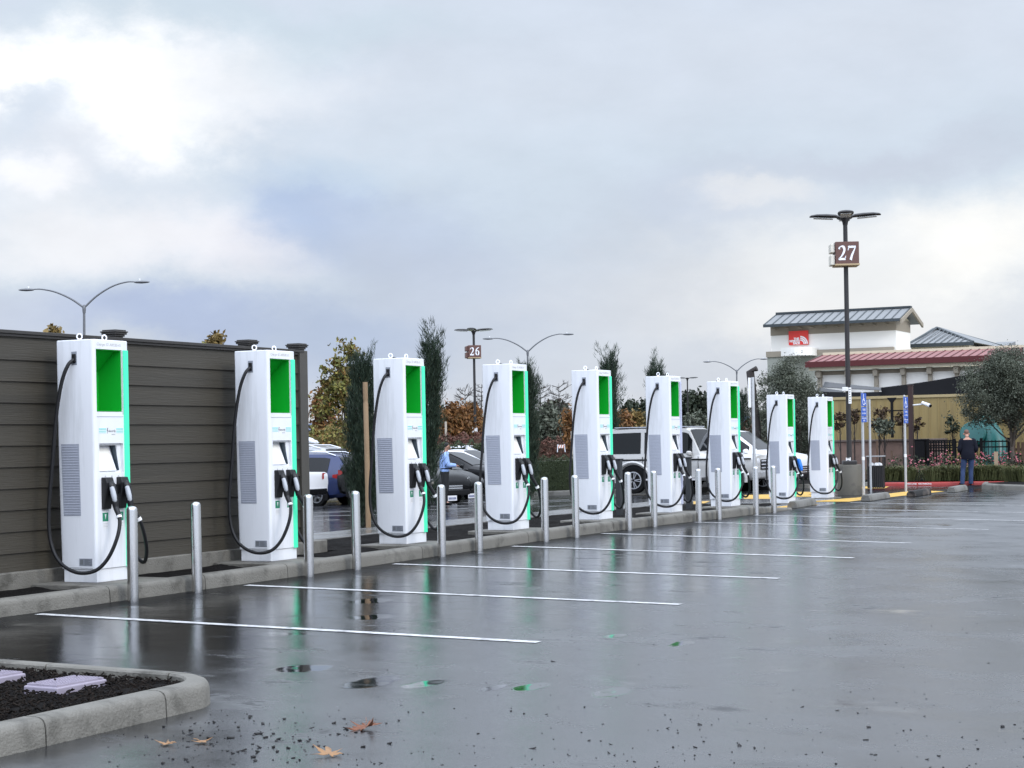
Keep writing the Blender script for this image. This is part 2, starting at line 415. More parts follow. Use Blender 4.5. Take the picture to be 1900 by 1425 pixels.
# ------------------------------------------------------------------ fallen leaves and grit
def maple_leaf(label, p, size, rz, curl, m, lift=0.006, tilt=None):
    r2 = random.Random(int(p.x * 1000)); pts = []
    lobes = [(-150, .45), (-100, .75), (-45, .95), (0, 1.05), (45, .95), (100, .75), (150, .45)]
    for i, (a, l) in enumerate(lobes):
        a0 = R(a + 90)
        if i: 
            am = R((a + lobes[i - 1][0]) / 2 + 90); pts.append((math.cos(am) * .34, math.sin(am) * .34))
        for da, k in ((-11, .66), (-5, .74), (0, 1), (5, .74), (11, .66)):
            l2 = l * r2.uniform(.8, 1.12); pts.append((math.cos(a0 + R(da)) * l2 * k * r2.uniform(.92, 1.06), math.sin(a0 + R(da)) * l2 * k))
    mb = MB(); vs = [(0, 0, 0)]; n = len(pts)
    for sc in (.55, 1.0):
        for x, y in pts:
            rr = math.hypot(x, y) * sc
            vs.append((x * sc * size, y * sc * size, size * (curl * rr * rr * (0.6 + 0.5 * math.sin(3 * math.atan2(y, x) + 1)) + .03 * r2.uniform(-1, 1) * sc)))
    fs = []
    for k in range(n):
        k2 = (k + 1) % n
        if k == n - 1: continue
        fs.append((0, 1 + k, 1 + k2)); fs.append((1 + k, 1 + n + k, 1 + n + k2, 1 + k2))
    mb.add(vs, fs, True)
    t = thing('fallen_leaf', label, 'leaf', (p.x, p.y, p.z + lift), rz)
    if tilt:
        f = FWD; t.rotation_euler = (Matrix.Rotation(tilt[0], 3, RIGHT) @ Matrix.Rotation(tilt[1], 3, FWD) @ Matrix.Rotation(rz, 3, 'Z')).to_euler()
    o = mb.build('blade', m, t); sd = o.modifiers.new('thick', 'SOLIDIFY'); sd.thickness = 0.0015
    st = MB(); st.tube([(0, 0, .002), (.02 * size, -.4 * size, .01), (.12 * size, -.8 * size, .012)], 0.0018, 5); st.build('stalk', m, t)
M_leaf1 = mat('russet_leaf', (0.17, 0.062, 0.028), 0.5, var=0.45, vscale=14, bump=0.3, bscale=30)
M_leaf2 = mat('tan_leaf', (0.29, 0.155, 0.065), 0.5, var=0.35, vscale=14, bump=0.3, bscale=30)
maple_leaf('large russet maple leaf curled up on the wet asphalt', PG(678, 1352), 0.125, R(200), 0.75, M_leaf1, .012, (R(14), R(-8)))
maple_leaf('tan maple leaf lying flat at the bottom edge of the photo', PG(610, 1403), 0.115, R(35), 0.22, M_leaf2, .012, (R(6), R(4)))
maple_leaf('small orange leaf left of the other leaves, near the kerb', PG(311, 1383), 0.07, R(80), 0.35, M_leaf2, .008)
maple_leaf('small orange leaf lying by a dark twig and grit', PG(372, 1379), 0.065, R(250), 0.3, M_leaf2, .008)
def debris():
    r2 = random.Random(11); mb = MB()
    def bit(x, y, s, el=1.0):
        M = T(x, y, gz(x, y) + s * .3) @ Euler((r2.uniform(-.4, .4), r2.uniform(-.4, .4), r2.uniform(0, 6.3))).to_matrix().to_4x4()
        a, b, c = s * el * r2.uniform(.6, 1.2), s * r2.uniform(.5, 1), s * r2.uniform(.35, .7)
        vs = [M @ Vector((x_ * a * r2.uniform(.6, 1), y_ * b * r2.uniform(.6, 1), z_ * c)) for z_ in (-.5, .6) for x_, y_ in ((-1, -1), (1, -1), (1, 1), (-1, 1))]
        mb.add(vs, [(3, 2, 1, 0), (4, 5, 6, 7), (0, 1, 5, 4), (1, 2, 6, 5), (2, 3, 7, 6), (3, 0, 4, 7)])
    for k in range(310):
        u = r2.uniform(200, 1900); v = 1425 - abs(r2.gauss(0, 70)); p = PG(u, v)
        s = r2.choice([.002, .003, .003, .004, .005, .007]); bit(p.x, p.y, s, r2.choice([1, 1, 1, 1.5, 2.5]))
    for k in range(150):
        u = r2.gauss(470, 110); v = r2.gauss(1370, 26); p = PG(u, v); 
        if p.x < 4.85 and p.y < 8.95: continue
        bit(p.x, p.y, r2.choice([.003, .004, .006, .01]), r2.choice([1, 1, 1.5, 2.2]))
    for k in range(120):
        u = r2.uniform(500, 1900); v = r2.uniform(1150, 1330); p = PG(u, v); bit(p.x, p.y, r2.choice([.002, .003, .004]), r2.choice([1, 1, 3]))
    for (u, v, s) in [(485, 1362, .012), (452, 1393, .012), (432, 1398, .009), (470, 1405, .011), (474, 1412, .011), (354, 1356, .011), (272, 1368, .012), (1612, 1350, .012), (1860, 1349, .012), (1372, 1384, .011), (740, 1337, .010), (340, 1370, .01), (620, 1342, .011)]:
        p = PG(u, v); bit(p.x, p.y, s, 1.4)
    tag(mb.build('debris', mat('dark_grit', (0.012, 0.011, 0.011), 0.7, var=0.3), fix=False), kind='stuff')
debris()

# ------------------------------------------------------------------ siding fence
M_side = mat('taupe_lap_siding', (0.045, 0.0385, 0.027), 0.5, var=0.14, vscale=2.0, bump=0.25, bscale=30, stretch=(1, 0.12, 3), stain=(0.034, 0.0295, 0.021), stainscale=0.9)
M_post = mat('taupe_painted_post', (0.065, 0.060, 0.050), 0.5, var=0.1, vscale=5, bump=0.1)
M_rail = mat('dark_umber_rail', (0.035, 0.032, 0.029), 0.5, var=0.15)
def fence():
    XF = -1.10; y1 = PX(566, 800, XF).y; y0 = 5.0
    top = PX(400, 641, XF).z
    t = thing('siding_fence', 'taupe fence of overlapping horizontal boards on a concrete footing behind the first two chargers', 'fence', (XF, y1, 0))
    off = Vector((XF, y1, 0))
    n = 11; z0 = 0.26; e = (top - 0.06 - z0) / n
    mb = MB(); r2 = random.Random(5)
    for k in range(n):
        a = z0 + k * e
        yy = y0
        while yy < y1 - 0.1:
            ye = y1 - 0.07
            mb.prism([(XF + .024, a - .006), (XF + .012, a - .008), (XF - .012, a + e + .02), (XF, a + e + .02)], 'y', yy + .0015, ye - .0015); yy = ye
    mb.build('siding', M_side, t, off)
    mb = MB(); mb.box(XF - .14, XF - .015, y0, y1 - .07, 0.1, top - .05); mb.build('backing', M_post, t, off)
    mb = MB(); mb.box(XF - .17, XF + .035, y0, y1 - .072, top - .05, top - .022); mb.box(XF - .19, XF + .055, y0, y1 - .072, top - .022, top + .012); mb.build('top_rail', M_rail, t, off, bevel=0.004)
    mb = MB()
    yy = y0
    while yy < y1 + .2: mb.box(XF - .2, XF + .08, yy, min(yy + 2.4, y1 + .35) - .006, -.05, 0.285); yy += 2.4
    mb.build('footing', M_conc, t, off, bevel=0.012)
    def post(u, full):
        y = PX(u, 640, XF).y
        mb = MB(); mb.box(XF - .15, XF + (.05 if full else -.02), y - .085, y + .085, 0.285, top + .0055); p = mb.build('post', M_post, t, off, bevel=0.006)
        c = MB()
        for w, a, b in ((.105, .05, .075), (.125, .075, .105), (.15, .105, .135), (.165, .135, .155), (.14, .155, .175)):
            cx = XF - .05; w *= .64; c.box(cx - w, cx + w, y - w, y + w, top + a * .72 - .03, top + b * .72 - .03)
        c.build('cap', M_rail, p, off, bevel=0.005)
    post(219, False); post(465, False); post(557, True)
    # the short return that runs away from the corner post
    mb = MB(); mb.box(XF - 3.2, XF - .2, y1 - .12, y1 - .02, .15, top - .02); mb.build('return_panel', M_side, t, off)
    return y1
FY1 = fence()

# ------------------------------------------------------------------ charger
M_green = mat('green_acrylic', (0.008, 0.42, 0.035), 0.3, var=0.05, vscale=2)
M_strip = mat('lit_mint_light_strip', (0.05, 0.64, 0.36), 0.35, var=0.02, emit=0.55)
M_stripoff = mat('unlit_frosted_strip', (0.50, 0.52, 0.66), 0.35, var=0.03)
M_grille = mat('grey_perforated_grille', (0.38, 0.40, 0.46), 0.5, metal=0.1, var=0.15, vscale=40)
M_teal = mat('teal_print', (0.22, 0.66, 0.60), 0.5, var=0.03)
M_ink = mat('grey_ink', (0.16, 0.17, 0.18), 0.5, var=0.05)
M_paleink = mat('pale_grey_ink', (0.5, 0.5, 0.5), 0.5, var=0.05)
M_screen = mat('bright_touchscreen', (0.86, 0.84, 0.78), 0.15, var=0.05, emit=0.08)
M_screenframe = mat('screen_side_dark_grey', (0.05, 0.07, 0.09), 0.3, var=0.1)  # dark grey liner on the side wall of the screen bay
M_shell = mat('pale_grey_plastic', (0.46, 0.48, 0.51), 0.35, var=0.05)
M_blue = mat('bright_blue_plastic', (0.02, 0.20, 0.75), 0.35, var=0.05)
M_label = mat('green_sticker', (0.02, 0.24, 0.13), 0.45, var=0.08)
M_white2 = mat('white_print', (0.8, 0.8, 0.8), 0.5, var=0.02)
M_plate = mat('silver_plate', (0.30, 0.32, 0.36), 0.4, metal=0.3, var=0.2)
def rring(x0, x1, y0, y1, z, r, n=5):
    out = []
    for cx, cy, a0 in ((x1 - r, y1 - r, 0), (x0 + r, y1 - r, 90), (x0 + r, y0 + r, 180), (x1 - r, y0 + r, 270)):
        for k in range(n + 1):
            a = R(a0 + 90 * k / n); out.append(Vector((cx + r * math.cos(a), cy + r * math.sin(a), z)))
    return out
def make_charger():
    W = .272; D = .475
    t = thing('ev_charger', 'x', 'charging station', (0, 0, 0), 0, 'white charging stations in a row')
    b = MB(); prof = [(.135, .45), (.5, .46), (.95, .468), (1.5, .472), (2.394, D), (2.4, D - .006)]
    b.loft([rring(-d, 0 if z < 2.399 else -.006, -W + (0 if z < 2.399 else .006), W - (0 if z < 2.399 else .006), z, .034) for z, d in prof])
    body = b.build('body', M_white, t)
    cuts = []
    def cutter(x0, x1, y0, y1, z0, z1):
        c = MB(); c.box(x0, x1, y0, y1, z0, z1); o = c.build('cutter', None); cuts.append(o)
    cutter(-.30, .1, -.232, .160, 1.685, 2.305)        # green window
    cutter(-.035, .1, -.205, .165, 1.075, 1.372)        # screen bay
    cutter(-.125, .1, -.195, .105, 1.095, 1.352)
    for s in (-1, 1): cutter(-.275, -.205, s * .25 - .045, s * .25 + .045, 2.15, 2.285)
    boolean(body, cuts)
    body.data.materials.clear(); body.data.materials.append(M_white)
    # green lining of the display niche (walls a few mm inside the cut-out)
    g = MB(); x0, x1, y0, y1, z0, z1 = -.295, -.006, -.227, .155, 1.69, 2.30; tk = .004
    g.box(x0, x0 + tk, y0, y1, z0, z1); g.box(x0 + tk, x1, y0, y0 + tk, z0, z1); g.box(x0 + tk, x1, y1 - tk, y1, z0, z1)
    g.box(x0 + tk, x1, y0 + tk, y1 - tk, z0, z0 + tk); g.box(x0 + tk, x1, y0 + tk, y1 - tk, z1 - tk, z1)
    g.prism([(x0 + .006, z1 - .006), (-.08, z1 - .006), (x0 + .006, z1 - .2)], 'y', y0 + .006, y1 - .006)
    g.build('display_niche', M_green, t)
    p = MB(); p.box(-.425, -.012, -.258, .258, 0, .132); p.build('plinth', M_white, t, bevel=0.006)
    s = MB(); s.box(-.001, .014, .180, .249, .13, 2.305); s.build('light_strip', M_strip, t, bevel=.003)
    e = MB(); e.box(-.0005, .006, .164, .171, 1.66, 2.305); e.box(-.0005, .0025, -.235, .17, 1.634, 1.641); e.build('trim_line', M_shell, t)
    # grille
    for sg in (-1, 1):
        gr = MB(); ya = sg * W
        f = lambda z: -.40 - (z - .66) * .03
        gr.add([(f(.66), ya + sg * .003, .66), (f(.66) + .215, ya + sg * .003, .66), (f(1.37) + .225, ya + sg * .003, 1.37), (f(1.37), ya + sg * .003, 1.37)], [(0, 1, 2, 3)])
        for k in range(27):
            z = .672 + k * .0258; M = T(0, ya + sg * .003, z) @ Matrix.Rotation(R(18 * sg), 4, 'X'); gr.box(f(z) + .004, f(z) + .214, -.003, .003, 0, .019, M)
        gr.build('grille', M_grille, t)
    # rating plate low on the side (no code printed on it)
    pl = MB(); pl.box(-.215, -.055, -W - .003, -W, .165, .238); pp = pl.build('rating_plate', M_plate, t)
    q = MB()
    for k in range(5): q.box(-.15, -.15 + (.085, .06, .075, .05, .07)[k], -W - .0045, -W - .003, .175 + k * .0115, .180 + k * .0115)
    q.box(-.205, -.165, -W - .0045, -W - .003, .178, .228)
    q.build('lettering', M_ink, pp)
    # seam above the plinth
    sm = MB(); sm.box(-.39, -.05, -W - .001, -W + .002, .142, .147); sm.build('seam', M_ink, t)
    # print
    for ya, yb in ((-.205, -.095), (.06, .165)):
        lg = MB()
        for z, h in ((1.508, .012), (1.488, .009), (1.474, .005)): lg.box(0, .0015, ya, yb, z, z + h)
        lg.build('stripe_print', M_teal, t)
    put_mesh(text_mesh('electrify', .034), 'lettering', M_ink, t, T(.0008, -.006, 1.494) @ FACE_PX)
    put_mesh(text_mesh('america', .018), 'lettering', M_paleink, t, T(.0008, .012, 1.462) @ FACE_PX)
    bolt = MB(); bolt.prism([(-.078, 1.525), (-.066, 1.525), (-.074, 1.502), (-.064, 1.502), (-.082, 1.465), (-.077, 1.492), (-.086, 1.492)], 'x', 0, .0015); bolt.build('logo', M_ink, t)
    put_mesh(text_mesh('Charger ID A00285-01', .040), 'lettering', M_paleink, t, T(.0008, -.03, 2.352) @ FACE_PX)
    # tilted screen in its bay
    sc = MB(); M = T(-.065, -.045, 1.222) @ Matrix.Rotation(R(-22), 4, 'Y')
    sc.box(-.01, .0, -.148, .120, -.132, .132, M); scr = sc.build('screen_bezel', M_white, t, bevel=.002)
    s2 = MB(); s2.box(.0, .0025, -.128, .104, -.112, .108, M); s2.build('screen', M_screen, scr)
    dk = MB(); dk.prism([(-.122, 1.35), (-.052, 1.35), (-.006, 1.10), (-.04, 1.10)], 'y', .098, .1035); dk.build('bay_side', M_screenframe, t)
    for yy in (-.12, -.02, .08):
        ic = MB(); ic.lathe([(.012, 0), (.012, .0016)], 14, (.0, yy, 1.04), Matrix.Rotation(R(90), 4, 'Y')); ic.build('card_symbol', M_paleink, t)
    # holsters, connectors and cables
    hb = MB(); hb.box(-.002, .03, -.06, .06, .88, .965); hb.build('cable_bracket', M_blackpl, t, bevel=.006)
    for i, yc in enumerate((-.128, .105)):
        h = MB(); h.prism([(-.002, 1.035), (.055, 1.035), (.075, .98), (.03, .72), (-.002, .72)], 'y', yc - .058, yc + .058)
        h.build('holster', M_blackpl, t, bevel=.008)
        sl = MB(); sl.box(.03, .0385, yc - .03, yc + .03, .772, .786); sl.build('holster_slot', M_shell, t)
        y2 = yc + .012
        gn = MB()
        gn.tube(spline([(.02, y2, .965), (.058, y2, .962), (.085, y2, .90), (.108, y2, .80), (.12, y2, .735)], 4), [.042, .042, .042, .043, .044, .044, .043, .042, .040, .038, .036, .035, .034, .033, .031, .03, .028], 12)
        gun = gn.build('connector', M_blackpl, t)
        sh = MB(); c = spline([(.083, y2 - .016, .95), (.106, y2 - .016, .875), (.127, y2 - .016, .79)], 5)
        sh.tube(c, [.012] + [.027] * 3 + [.027] * 4 + [.023] * 2 + [.012], 10); sh.build('handle_shell', M_shell, gun)
        sg = -1 if i == 0 else 1
        if sg < 0:
            pts = [(-.24, -.262, 2.215), (-.27, -.335, 2.14), (-.325, -.372, 1.95), (-.375, -.40, 1.6), (-.405, -.43, 1.15), (-.43, -.46, .72), (-.405, -.47, .42), (-.30, -.47, .22), (-.12, -.44, .115), (.05, -.37, .125), (.15, -.29, .24), (.205, -.21, .44), (.19, -.145, .61), (.122, y2, .735)]
        else:
            pts = [(-.24, .262, 2.215), (-.27, .33, 2.12), (-.30, .36, 1.8), (-.31, .38, 1.3), (-.26, .40, .8), (-.14, .41, .40), (-.02, .40, .20), (.09, .36, .17), (.17, .29, .32), (.18, .20, .56), (.122, y2, .735)]
        cb = MB(); cb.tube(spline(pts, 7), .0185, 10); cb.build('charging_cable', M_black, t)
        sr = MB(); sr.tube(spline(pts[::-1][:3], 6)[:5], [.028, .027, .026, .025, .024], 10); sr.build('strain_relief', M_blackpl, t)
        cl = MB(); q = spline(pts[::-1][:3], 6); cl.tube([q[4], q[5]], .028, 12); cl.build('cable_clip', M_white2, t)
        ou = MB(); ou.box(-.272, -.208, sg * .21 if sg > 0 else -.268, .268 if sg > 0 else -.21, 2.153, 2.282); 
        ou2 = MB(); ou2.box(-.262, -.216, min(sg * .262, sg * .285), max(sg * .262, sg * .285), 2.17, 2.262); o2 = ou2.build('cable_outlet', M_blackpl, t, bevel=.006)
        ou3 = MB(); ou3.box(-.274, -.206, min(sg * .255, sg * .274), max(sg * .255, sg * .274), 2.151, 2.284); ou3.build('outlet_frame', M_plate, o2, bevel=.003)
        st = MB(); st.box(0, .0018, yc - .045, yc + .04, .60, .685); so = st.build('sticker', M_label, t)
        s3 = MB(); s3.box(0, .0016, yc - .045, yc + .04, .525, .599); s3.build('note', M_white2, so)
        s4 = MB(); s4.prism([(yc - .014, .670), (yc + .010, .670), (yc - .002, .618)], 'x', .0018, .003); s4.build('symbol', M_white2, so)
        s4 = MB()
        for k in range(3): s4.box(.0016, .0026, yc - .035, yc + (.028, .02, .03)[k], .545 + k * .015, .549 + k * .015)
        s4.build('lettering', M_paleink, so)
    for (x, y) in ((-.27, -.15), (-.22, .17)):
        r = MB(); r.cyl((x, y, 2.398), .02, .012, 12)
        dx, dy = (.8, .6) if y < 0 else (.35, .93); ring = [(x + dx * .025 * math.cos(a * math.pi / 8), y + dy * .025 * math.cos(a * math.pi / 8), 2.440 + .027 * math.sin(a * math.pi / 8)) for a in range(17)]
        r.tube(ring, .007, 8, cap=False); r.build('lifting_eye', M_white, t)
    ca = MB(); ca.lathe([(.05, 2.398), (.05, 2.415), (.02, 2.43)], 16, (-.33, .02, 0)); ca.build('antenna', M_blackpl, t)
    return t
CHL = ['white charging station nearest the camera, in front of the siding fence',
       'white charging station before the end post of the taupe siding fence',
       'white charging station right of the dark cypress with the wooden stake',
       'white charging station right of lamp 26 and of the man in light blue',
       'white charging station between the clipped hedge and the rear wheel of the silver off-roader',
       'white charging station with an unlit lilac strip, before the doors of the silver off-roader',
       'white charging station in front of the windscreen of the silver off-roader',
       'white charging station with one bright blue plug handle',
       'white charging station next to the round concrete base of lamp 27, farthest of the row']
ch0 = make_charger()
for i, (x, y) in enumerate(CH):
    c = ch0 if i == 0 else copy_tree(ch0)
    z = gz(0, y) + 0.153 if i < 7 else 0.012
    c.location = (x + .0, y + .272, z); c.rotation_euler = (0, 0, R((0.6, -0.4, 0.3, 0, -.5, 0.4, .2, -.6, .5)[i])); c['label'] = CHL[i]
    def find(n, root=c): return [o for o in root.children if o.name.split('.')[0] == n]
    if i == 5:
        s = find('light_strip')[0]; s.material_slots[0].link = 'OBJECT'; s.material_slots[0].material = M_stripoff; s['label'] = 'unlit lilac light strip'
    if i == 7:
        g = find('connector')[1]; h = [o for o in g.children][0]
        h.material_slots[0].link = 'OBJECT'; h.material_slots[0].material = M_blue; h['label'] = 'bright blue plug handle'; k = 1.7; h.scale = (k, k, k); h.location = (.105 * (1 - k) + .05, .10 * (1 - k), .87 * (1 - k) - .03)

# ------------------------------------------------------------------ bollards
M_inox = mat('brushed_stainless', (0.60, 0.60, 0.60), 0.17, metal=1.0, var=0.08, vscale=60, bump=0.08, bscale=30, stretch=(8, 8, .4))
BOL = [(247, 1117), (366, 1099), (574, 1070), (662, 1057), (820, 1033), (889, 1022), (1012, 1005), (1069, 997), (1167, 984), (1214, 976), (1297, 967), (1334, 964), (1403, 956), (1436, 953)]
BLL = ['at the right edge of the charger nearest the camera', 'standing alone before the siding fence, between the first two chargers', 'at the right edge of the charger by the fence end post',
       'left of the wooden stake, before the blue wagon', 'before the man in the light blue shirt', 'left of the charger under lamp 26, before the black cars',
       'right of the charger under lamp 26, before the hedge', 'overlapping the left edge of the charger beside the hedge', 'before the rear wheel of the silver off-roader',
       'overlapping the left side of the charger with the unlit strip', 'before the door of the silver off-roader', 'overlapping the charger at the off-roader windscreen',
       'before the tall galvanised sign post', 'overlapping the charger with the blue plug, last of the row']
b = MB(); b.lathe([(.0535, -.1), (.0535, .872), (.051, .893), (.044, .907), (.03, .916), (.012, .92), (.0, .921)], 28)
b0 = b.build('bollard', M_inox); w = MB()
cr = MB(); cr.lathe([(.0535, .0), (.0548, .002), (.0548, .012), (.0535, .014)], 28); 
for i, (u, v) in enumerate(BOL):
    o = b0 if i == 0 else b0.copy()
    if i: COL.objects.link(o)
    p = PG(u, v); x = min(.16, max(.10, p.x)); p = Vector((x, PX(u, v, x).y, 0)); p.z = gz(p.x, p.y)
    o.location = p; o.rotation_euler = (R(rnd.uniform(-.3, .3)), R(rnd.uniform(-.3, .3)), rnd.uniform(0, 6))
    tag(o, 'stainless bollard ' + BLL[i], 'bollard', 'stainless bollards along the kerb')

# ------------------------------------------------------------------ parking lamps with number cubes
def digit(mb, ch, x0, z0, w, h, put):
    """heavy serif numerals drawn as outlines; put(x, z) maps to 3-D"""
    def band(pts, wd):
        n = len(pts); L_ = []; Rr = []
        for i, p in enumerate(pts):
            a = Vector(pts[max(0, i - 1)]); c = Vector(pts[min(n - 1, i + 1)]); tt = (c - a).normalized(); nn = Vector((-tt.y, tt.x)) * wd[i] / 2
            L_.append(Vector(p) + nn); Rr.append(Vector(p) - nn)
        for i in range(n - 1):
            q = [L_[i], Rr[i], Rr[i + 1], L_[i + 1]]
            mb.add([put(x0 + k.x * w, z0 + k.y * h, d) for d in (0, .004) for k in q], [(0, 1, 2, 3), (7, 6, 5, 4), (0, 4, 5, 1), (1, 5, 6, 2), (2, 6, 7, 3), (3, 7, 4, 0)])
    arc = lambda cx, cy, rx, ry, a0, a1, n=12: [(cx + rx * math.cos(R(a0 + (a1 - a0) * k / n)), cy + ry * math.sin(R(a0 + (a1 - a0) * k / n))) for k in range(n + 1)]
    if ch == '2':
        p = arc(.45, .74, .30, .21, 175, 0, 12) + [(.72, .60), (.60, .45), (.38, .25), (.16, .09)]
        wds = [.2, .18, .12, .08, .07, .08, .11, .15, .19, .22, .24, .24, .24, .22, .17, .12, .09]
        band(p, wds[:len(p)]); band([(.08, .07), (.55, .07), (.86, .075)], [.14, .15, .15]); band([(.80, .06), (.90, .30)], [.13, .05])
    if ch == '7':
        band([(.10, .90), (.5, .905), (.90, .905)], [.15, .15, .14]); band([(.17, .90), (.09, .66)], [.12, .05]); band([(.86, .88), (.66, .58), (.46, .27), (.36, .0)], [.08, .15, .2, .24])
    if ch == '6':
        band(arc(.50, .32, .27, .28, 0, 360, 24), [.21 if abs(math.cos(R(15 * k))) > .7 else .12 if abs(math.cos(R(15 * k))) > .3 else .08 for k in range(25)])
        band([(.22, .36), (.25, .58), (.38, .78), (.58, .92), (.82, .99)], [.22, .21, .17, .12, .05])
M_brown = mat('brown_sign_face', (0.125, 0.060, 0.047), 0.45, var=0.08)
M_cream = mat('cream_sign_side', (0.72, 0.68, 0.58), 0.5, var=0.05)
M_num = mat('white_numerals', (0.85, 0.87, 0.9), 0.45, var=0.02)
def parking_lamp(label, base, topz, digits, cube_z=None, base_h=0.0, heads=4, rz=0.0, side=None):
    t = thing('parking_lamp', label, 'lamp post', base, rz, 'parking lot lamp posts'); H = topz - base.z
    if base_h:
        c = MB(); c.lathe([(.30, -.05), (.30, base_h - .02), (.285, base_h)], 32); c.build('concrete_base', mat('stained_base_concrete', (0.095, 0.088, 0.070), 0.6, var=0.3, vscale=3, bump=.3, stain=(0.05, 0.046, 0.038), stainscale=3), t)
        c = MB(); c.box(-.17, .17, -.17, .17, base_h, base_h + .10); c.build('base_cover', M_dkmetal, t, bevel=.02)
    p = MB(); p.tube([(0, 0, base_h), (0, 0, H - .25)], [.065, .055], 16); p.build('pole', M_dkmetal, t)
    k = MB(); k.lathe([(.06, H - .28), (.075, H - .2), (.12, H - .12), (.13, H - .06), (.1, H - .03)], 18); k.build('hub', M_dkmetal, t)
    for i in range(heads):
        a = (R(90 * i) if heads == 4 else R(180 * i)) + TH - rz - R(9)
        Mx = Matrix.Rotation(a, 4, 'Z') @ T(0, 0, H - .10) @ Matrix.Rotation(R(-4), 4, 'Y')
        h = MB(); rings = []
        for x, w, th, dz in ((.08, .06, .05, 0), (.16, .09, .07, .01), (.24, .17, .09, .02), (.45, .2, .10, .02), (.70, .19, .085, .015), (.84, .14, .06, 0), (.88, .10, .03, -.01)):
            rings.append([Mx @ Vector((x, w * math.cos(q), dz + th / 2 * math.sin(q) * (1.2 if math.sin(q) > 0 else .6))) for q in [2 * math.pi * j / 12 for j in range(12)]])
        h.loft(rings); hd = h.build('lamp_head', M_dkmetal, t)
        l = MB(); l.box(.3, .78, -.13, .13, -.045, -.03, Mx); l.build('lens', mat('frosted_lens', (.55, .55, .52), .3, var=.05), hd)
    if cube_z is not None:
        cz = cube_z - base.z; s = .29
        c = MB(); c.box(-s, s, -s, s, cz - s, cz + s); q = c.build('number_cube', M_brown, t, bevel=.01)
        fr = MB(); fr.box(-s - .012, s + .012, -s - .012, s + .012, cz - s - .012, cz - s + .03); fr.build('cube_base', mat('tan_trim', (.42, .32, .18), .5), q, bevel=.005)
        d = MB(); put = lambda x, z, dd: (x, -s - dd - .002, z)
        digit(d, digits[0], -.235, cz - .17, .22, .36, put); digit(d, digits[1], -.005, cz - .17, .24, .36, put)
        d.build('numerals', M_num, q)
        d = MB(); put = lambda x, z, dd: (s + dd + .002, x, z)
        digit(d, digits[0], -.235, cz - .17, .22, .36, put); digit(d, digits[1], -.005, cz - .17, .24, .36, put)
        d.build('numerals', M_num, q)
        pn = MB(); pn.box(-s - .11, -s - .012, -s + .05, s - .08, cz + .03, cz + s - .04); pn.box(-s - .11, -s - .012, -s + .05, s - .08, cz - s + .01, cz - .03); pn.build('side_panel', M_cream if side is None else side, q, bevel=.015)
    return t
pb = PG(1577, 927); pb = PG(1577, 918)
zt = PZ(1567, 397, (pb - CAM).dot(FWD)).z
zc = PZ(1568, 472, (pb - CAM).dot(FWD)).z
lamp27 = parking_lamp('dark parking lot lamp post with number cube 27 on a round concrete base', pb, zt, '27', zc, base_h=PZ(1576, 862, (pb - CAM).dot(FWD)).z - pb.z, rz=R(24))
dep = 79.8; q = PZ(883, 860, dep); pb6 = Vector((q.x, q.y, gz(q.x, q.y)))
parking_lamp('dark parking lot lamp post with number cube 26 above the parked black cars', pb6, PZ(876, 610, dep).z, '26', PZ(877, 653, dep).z, rz=R(36), side=M_brown)
q = PZ(1277, 800, 146); parking_lamp('small far parking lot lamp post seen between two chargers', Vector((q.x, q.y, gz(q.x, q.y))), PZ(1275, 700, 146).z, '27', None, heads=2, rz=R(25))
# notices strapped to the poles: things of their own
def pole_notice(label, u, v, Z, w, h, lines, extra=None):
    p = PZ(u, v, Z); t = thing('pole_notice', label, 'notice', p, R(22), 'white notices strapped to lamp poles')
    b = MB(); b.box(-w / 2, w / 2, -.012, 0, -h / 2, h / 2); b.build('plate', M_white2, t)
    l = MB()
    for k in range(lines): 
        zz = h * .38 - k * h * .76 / max(1, lines - 1); l.box(-w * .3, w * (.3 - .1 * (k % 3)), -.0145, -.012, zz - .012, zz + .012)
    l.build('lettering', M_ink, t)
Zl = (pb - CAM).dot(FWD) - .12
pole_notice('tall white notice strapped to the pole of lamp 27', 1577, 734, Zl, .07, .40, 6)
pole_notice('small white sticker low on the pole of lamp 27', 1574, 852, Zl, .12, .08, 2)
pole_notice('white notice on the pole of lamp 26', 881, 797, 79.5, .25, .30, 2)
c = MB(); p = PZ(1570, 722, Zl); c.box(-.09, .04, -.05, .05, -.05, .05); c.build('cctv_box', M_white2, None, loc=p, bevel=.01); tag(bpy.data.objects['cctv_box'], 'small white camera box on the pole of lamp 27 beside its tall notice', 'camera')

# dark posts standing behind two of the chargers
for (u, vt, lab) in [(1149, 851, 'dark grey steel post behind the charger beside the clipped hedge'), (1278, 848, 'dark grey steel post behind the charger with the unlit strip')]:
    p = PX(u, 900, -1.30); z0 = gz(-1.3, p.y) + .11; zt_ = PX(u, vt, -1.30).z
    m = MB(); m.box(-.045, .045, -.06, .06, -.1, zt_ - z0 - .02); m.box(-.06, .06, -.075, .075, zt_ - z0 - .02, zt_ - z0)
    tag(m.build('utility_post', mat('charcoal_steel', (.03, .032, .034), .5, var=.1), None, loc=(-1.30, p.y, z0), bevel=.006), lab, 'post', 'dark posts behind the chargers')

